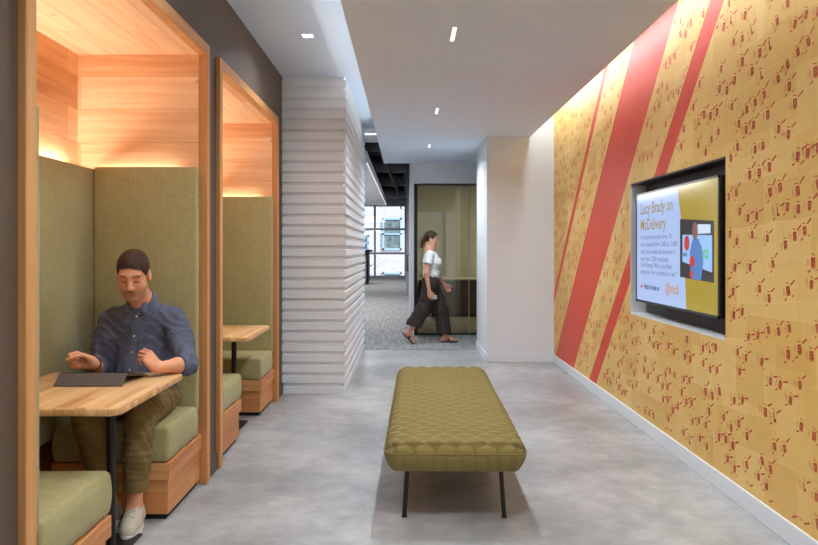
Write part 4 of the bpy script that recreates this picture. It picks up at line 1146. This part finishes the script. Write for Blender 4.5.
# ---- walking woman (side on, towards +x)
R_SIDE = np.array([[0, 1, 0], [-1, 0, 0], [0, 0, 1]], float)     # right = -y, face = +x
wo = empty('person', (.36, 10.15, 0), 'woman in white T-shirt and wide dark trousers walking past the glass', 'person')
YW_ = 10.15
G = lambda x, dy, z: V3(x, YW_ + dy, z)
HCw = G(.352, 0, 1.500); HRw = rotm(math.radians(0), math.radians(8), 0, R_SIDE); HSw = .93
NBw = G(.325, 0, 1.345)
f = Field((-.10, 9.80, 0.0), (.90, 10.50, 1.66), .0045)
Tw = head(f, HCw, HRw, HSw, False)
f.cone(Tw(0, -.022, -.055), NBw, .044, .048, .03)
f.cone(NBw, G(.34, 0, 1.0), .07, .09, .06); f.cone(G(.34, 0, 1.0), G(.345, 0, .88), .09, .10, .05)
SRw, SLw = G(.325, -.165, 1.285), G(.345, .165, 1.285)
ERw, WRw = G(.275, -.215, 1.02), G(.315, -.215, .765)
ELw, WLw = G(.415, .215, 1.03), G(.555, .18, .835)
for s_, e_, w_ in ((SRw, ERw, WRw), (SLw, ELw, WLw)):
    f.cone(NBw + V3(0, 0, -.05), s_, .05, .042, .04); f.cone(s_, e_, .042, .036, .02); f.cone(e_, w_, .036, .024, .02)
cur = ((30, 40, 25), (34, 42, 25), (38, 44, 25), (40, 44, 25))
hand(f, WRw, V3(.15, .0, -1), V3(-.2, -1, 0), V3(1, 0, .2), cur, sc=.95)
hand(f, WLw, V3(.60, -.1, -.8), V3(.1, 1, .1), V3(.8, 0, .6), cur, sc=.95)
HPR, HPL = G(.34, -.085, .87), G(.35, .085, .87)
KR, AR = G(.235, -.085, .50), G(.035, -.085, .165)       # trailing leg
KL, AL = G(.50, .085, .475), G(.555, .085, .085)         # leading leg
for hp, kn, an in ((HPR, KR, AR), (HPL, KL, AL)):
    f.cone(hp, kn, .075, .052, .04); f.cone(kn, kn + (an - kn) * .4, .050, .050, .02); f.cone(kn + (an - kn) * .4, an, .048, .032, .02)
def foot(an, d, up):
    d = np.array(d) / np.linalg.norm(d); up = np.array(up) - d * (np.array(up) @ d); up /= np.linalg.norm(up); s_ = np.cross(d, up)
    f.cone(an, an - d * .035 - up * .045, .032, .028, .02); f.cone(an, an + d * .10 - up * .045, .032, .026, .03); f.cone(an - d * .035 - up * .045, an + d * .10 - up * .050, .026, .026, .03)
    for i in range(5): 
        o_ = (i - 2) * .016; ln = (.175, .172, .165, .156, .146)[i]
        f.cone(an + d * .10 - up * .056 + s_ * o_ * .9, an + d * ln - up * .060 + s_ * o_, .012, (.011, .009, .0085, .008, .0075)[i], .006)
    return d, up, s_
fdR = foot(AR, (.72, 0, -.69), (.69, 0, .72)); fdL = foot(AL, (.995, 0, .05), (-.05, 0, 1))
SKW = np.array(C(206, 150, 124)[:3])
def wo_tone(v):
    col = np.tile(SKW, (len(v), 1)); q = head_local(v, HCw, HRw, HSw); hm = v[:, 2] > 1.37
    col[hm] = face_tone(col[hm], q[hm], 0); return col
f.mesh('body', M['skin'], wo, wo_tone, 1)
f = Field((.10, 9.95, 1.22), (.55, 10.35, 1.68), .004)
def wmask(q):
    y = q[1] / HSw - .012; z = q[2] / HSw + .045; ax = np.abs(q[0] / HSw)
    t = np.clip((.070 - y) / .045, 0, 1); ln = .085 * (1 - t) + np.where(y < -.02, -.055, .01) * t
    return (ln - z) * HSw * .7
f.ell(HCw + HRw @ (V3(0, -.012, .045) * HSw), [.083 * HSw, .108 * HSw, .096 * HSw], HRw, 0, 'u', wmask)
f.cone(Tw(0, -.10, .015), Tw(0, -.125, -.03), .035, .030, .02); f.cone(Tw(0, -.122, -.03), Tw(0, -.135, -.14), .028, .014, .02)
f.warp(lambda P: .0012 * np.sin(P[0] * 240) * np.sin(P[1] * 260) * np.sin(P[2] * 120))
f.mesh('hair', M['hair'], wo, None, 1)
f = Field((.08, 9.85, .80), (.66, 10.45, 1.42), .0045)
f.ell(G(.350, 0, 1.175), (.125, .155, .165), None, .05); f.ell(G(.430, -.065, 1.175), (.075, .07, .07), None, .05); f.ell(G(.430, .065, 1.175), (.075, .07, .07), None, .05)
f.ell(G(.350, 0, 1.00), (.125, .155, .12), None, .06)
f.cone(SRw + V3(0, .05, -.01), SLw - V3(0, .05, .01), .062, .062, .04); f.cone(NBw + V3(0, 0, -.06), NBw + V3(0, 0, -.03), .07, .06, .03)
f.cone(SRw, SRw + (ERw - SRw) * .48, .062, .066, .02); f.cone(SLw, SLw + (ELw - SLw) * .48, .062, .066, .02)
f.warp(folds(((20, 20, 50, .8, 1.2), (50, -10, -30, .7, 1.0)), .005)); f.warp(lambda P: 0 * P[0] - .004)
f.cut(V3(0, 0, .925), V3(0, 0, -1))
for s_, e_ in ((SRw, ERw), (SLw, ELw)):
    d = (e_ - s_) / np.linalg.norm(e_ - s_); p_ = s_ + (e_ - s_) * .50; sl, P = f.block(p_ - .09, p_ + .09)
    dd = sum((P[i] - np.float32(p_[i])) * np.float32(d[i]) for i in range(3)); out_ = np.abs(P[1] - YW_) + 0 * P[0] + 0 * P[2] > .15
    f.F[sl] = np.where(out_, np.maximum(f.F[sl], dd), f.F[sl])
f.cone(NBw + V3(.005, 0, -.02), NBw + V3(.03, 0, .08), .058, .075, .005, 's')
M['tee'] = paint('white_cotton', C(226, 224, 220), .9, .15)
f.mesh('t_shirt', M['tee'], wo, None, 1)
f = Field((-.12, 9.85, .08), (.74, 10.45, 1.02), .005)
f.ell(G(.345, 0, .90), (.130, .165, .12), None, .05)
for hp, kn, an, e1 in ((HPR, KR, AR, G(.095, -.085, .275)), (HPL, KL, AL, G(.535, .085, .175))):
    f.cone(hp, kn, .112, .105, .05); f.cone(kn, e1, .105, .115, .05)
f.warp(folds(((40, 30, 8, 1.2, .8), (65, -40, 10, .8, .8), (20, 60, -12, .8, 1.0)), .009)); f.warp(lambda P: 0 * P[0] - .009)
f.cut(V3(0, 0, .985), V3(0, 0, 1))
for kn, e1 in ((KR, G(.085, -.085, .26)), (KL, G(.537, .085, .135))):
    d = (e1 - kn) / np.linalg.norm(e1 - kn); d = d * .4 + V3(0, 0, -.6); d /= np.linalg.norm(d); sl, P = f.block(e1 - .19, e1 + .19)
    dd = sum((P[i] - np.float32(e1[i])) * np.float32(d[i]) for i in range(3)); side = np.sign(e1[1] - YW_); near = (np.abs(P[0] - e1[0]) < .19) & ((P[1] - YW_) * side > -.10) & (P[2] < 2)
    f.F[sl] = np.where(near, np.maximum(f.F[sl], dd), f.F[sl])
f.mesh('trousers', paint('dark_brown_trousers', C(62, 53, 49), .85, .15), wo, None, 1)
M['sandal'] = paint('dark_brown_leather', C(52, 40, 34), .5)
for an, (d, up, s_) in ((AR, fdR), (AL, fdL)):
    b = MB(); P0 = lambda a, q, z: tuple(an + d * a + s_ * q - up * (.074 - z)); n = 32; lo_, hi_ = [], []
    for k in range(n):
        a = 2 * PI * k / n; ca = math.cos(a); x = .060 + .130 * ca; w_ = .034 + .012 * (ca + 1) / 2; lo_.append(P0(x, w_ * math.sin(a), -.011)); hi_.append(P0(x, w_ * math.sin(a), .004))
    b.add(lo_ + hi_, [tuple(range(n))[::-1], tuple(range(n, 2 * n))] + [(i, (i + 1) % n, (i + 1) % n + n, i + n) for i in range(n)]); so = b.build('sandal', M['sandal'], wo, True, 50)
    for x0, hgt in ((.105, .036), (.045, .066)):
        lo_, hi_ = [], []
        for t in np.linspace(0, PI, 13): lo_.append(P0(x0 - .013, .044 * math.cos(t), .004 + hgt * math.sin(t))); hi_.append(P0(x0 + .013, .043 * math.cos(t), .004 + (hgt - .006) * math.sin(t)))
        ribbon('strap', lo_, hi_, .004, M['sandal'], so)
ph = empty('phone', tuple(WRw + V3(.04, 0, -.09)), 'pale phone held in the hand of the walking woman', 'phone')
b = MB(); c0 = WRw + V3(.035, .028, -.085); b.bbox(c0[0] - .035, c0[0] + .075, c0[1] - .004, c0[1] + .004, c0[2] - .03, c0[2] + .03, .003, 2); b.build('case', paint('pale_phone_case', C(190, 186, 180), .3), ph)
b = MB(); b.box(c0[0] - .031, c0[0] + .071, c0[1] + .004, c0[1] + .0046, c0[2] - .026, c0[2] + .026); b.build('screen', M['bezel'], ph)


# ------------------------------------------------------------------ light
def area(name, loc, rot, sx, sy, w, col=(1, 1, 1), spread=PI):
    l = bpy.data.lights.new(name, 'AREA'); l.shape = 'RECTANGLE'; l.size = sx; l.size_y = sy; l.energy = w; l.color = col; l.spread = spread
    o = bpy.data.objects.new(name, l); COL.objects.link(o); o.location = loc; o.rotation_euler = rot; return o
WARM = (1, .86, .75); NEUT = (.82, .925, 1.0)
for yy in SLOTY: area('slot_light', (.292, yy, 2.704), (0, 0, 0), .028, .29, 26, NEUT, math.radians(150))
area('slot_light', (.292, -.4, 2.704), (0, 0, 0), .028, .29, 26, NEUT, math.radians(150))
for yy in (5.32, 2.9, .5): area('square_light', (-.755, yy, 2.974), (0, 0, 0), .08, .08, 9, NEUT, math.radians(140))
# linear wall washer in the right hand ceiling slot
area('cove_light', (1.527, (YB + YE) / 2 + .2, 3.05), (0, math.radians(-28), 0), .10, YE - YB - .5, 58, NEUT, math.radians(170))
# booth strips
for k in range(2):
    o_ = OFF[1] * k
    area('booth_strip', (-1.874, 3.10 + o_, 1.785), (PI, 0, 0), .02, 1.6, 14, WARM, PI)
    area('booth_strip', (-1.56, 4.012 + o_, 1.785), (PI, 0, 0), .5, .014, 1.2, WARM, PI)
    area('booth_strip', (-1.56, 2.192 + o_, 1.785), (PI, 0, 0), .5, .014, 1.2, WARM, PI)
# office lamps
area('office_lamp', (-2.2, 15.5, 2.74), (0, 0, 0), .6, 8, 240, (1, .98, .96))
area('office_lamp', (-2.0, 27, 3.1), (0, 0, 0), 1.5, 8, 200, (1, .98, .96))
area('room_lamp', (2.2, 13.2, 2.74), (0, 0, 0), 1.2, 1.2, 70, (1, .95, .85))
area('ceiling_cove_light', (-.372, 3.2, 2.815), (0, math.radians(122), 0), .02, 11.2, 9, NEUT)

sun = bpy.data.lights.new('sun', 'SUN'); sun.energy = 6; sun.angle = .01; so_ = bpy.data.objects.new('sun', sun); COL.objects.link(so_)
so_.rotation_euler = Vector((-.75, .5, -.7)).to_track_quat('-Z', 'Y').to_euler()
w = bpy.data.worlds.new('World'); scene.world = w; w.use_nodes = True
nt = w.node_tree; nt.nodes.clear()
o = nt.nodes.new('ShaderNodeOutputWorld'); bg = nt.nodes.new('ShaderNodeBackground'); bg.inputs[0].default_value = (.86, .92, 1, 1); bg.inputs[1].default_value = 1.15
nt.links.new(bg.outputs[0], o.inputs[0])

# ------------------------------------------------------------------ camera and view
cam = bpy.data.cameras.new('Camera'); co = bpy.data.objects.new('Camera', cam); COL.objects.link(co)
co.location = (0, 0, H); co.rotation_euler = (PI / 2, 0, 0)
cam.sensor_fit = 'HORIZONTAL'; cam.sensor_width = 36; cam.lens = F / 818 * 36
cam.shift_x = (409 - CX) / 818; cam.shift_y = -(272.5 - CY) / 818
cam.clip_end = 200
scene.camera = co
vs = scene.view_settings; scene.display_settings.display_device = 'sRGB'
vs.view_transform = 'Standard'; vs.look = 'None'; vs.exposure = 0.0; vs.gamma = 1; vs.use_curve_mapping = False
try:
    scene.cycles.use_denoising = True; scene.cycles.max_bounces = 8; scene.cycles.diffuse_bounces = 5; scene.cycles.transparent_max_bounces = 8
    scene.cycles.sample_clamp_indirect = 6; scene.cycles.caustics_reflective = False; scene.cycles.caustics_refractive = False
except Exception: pass
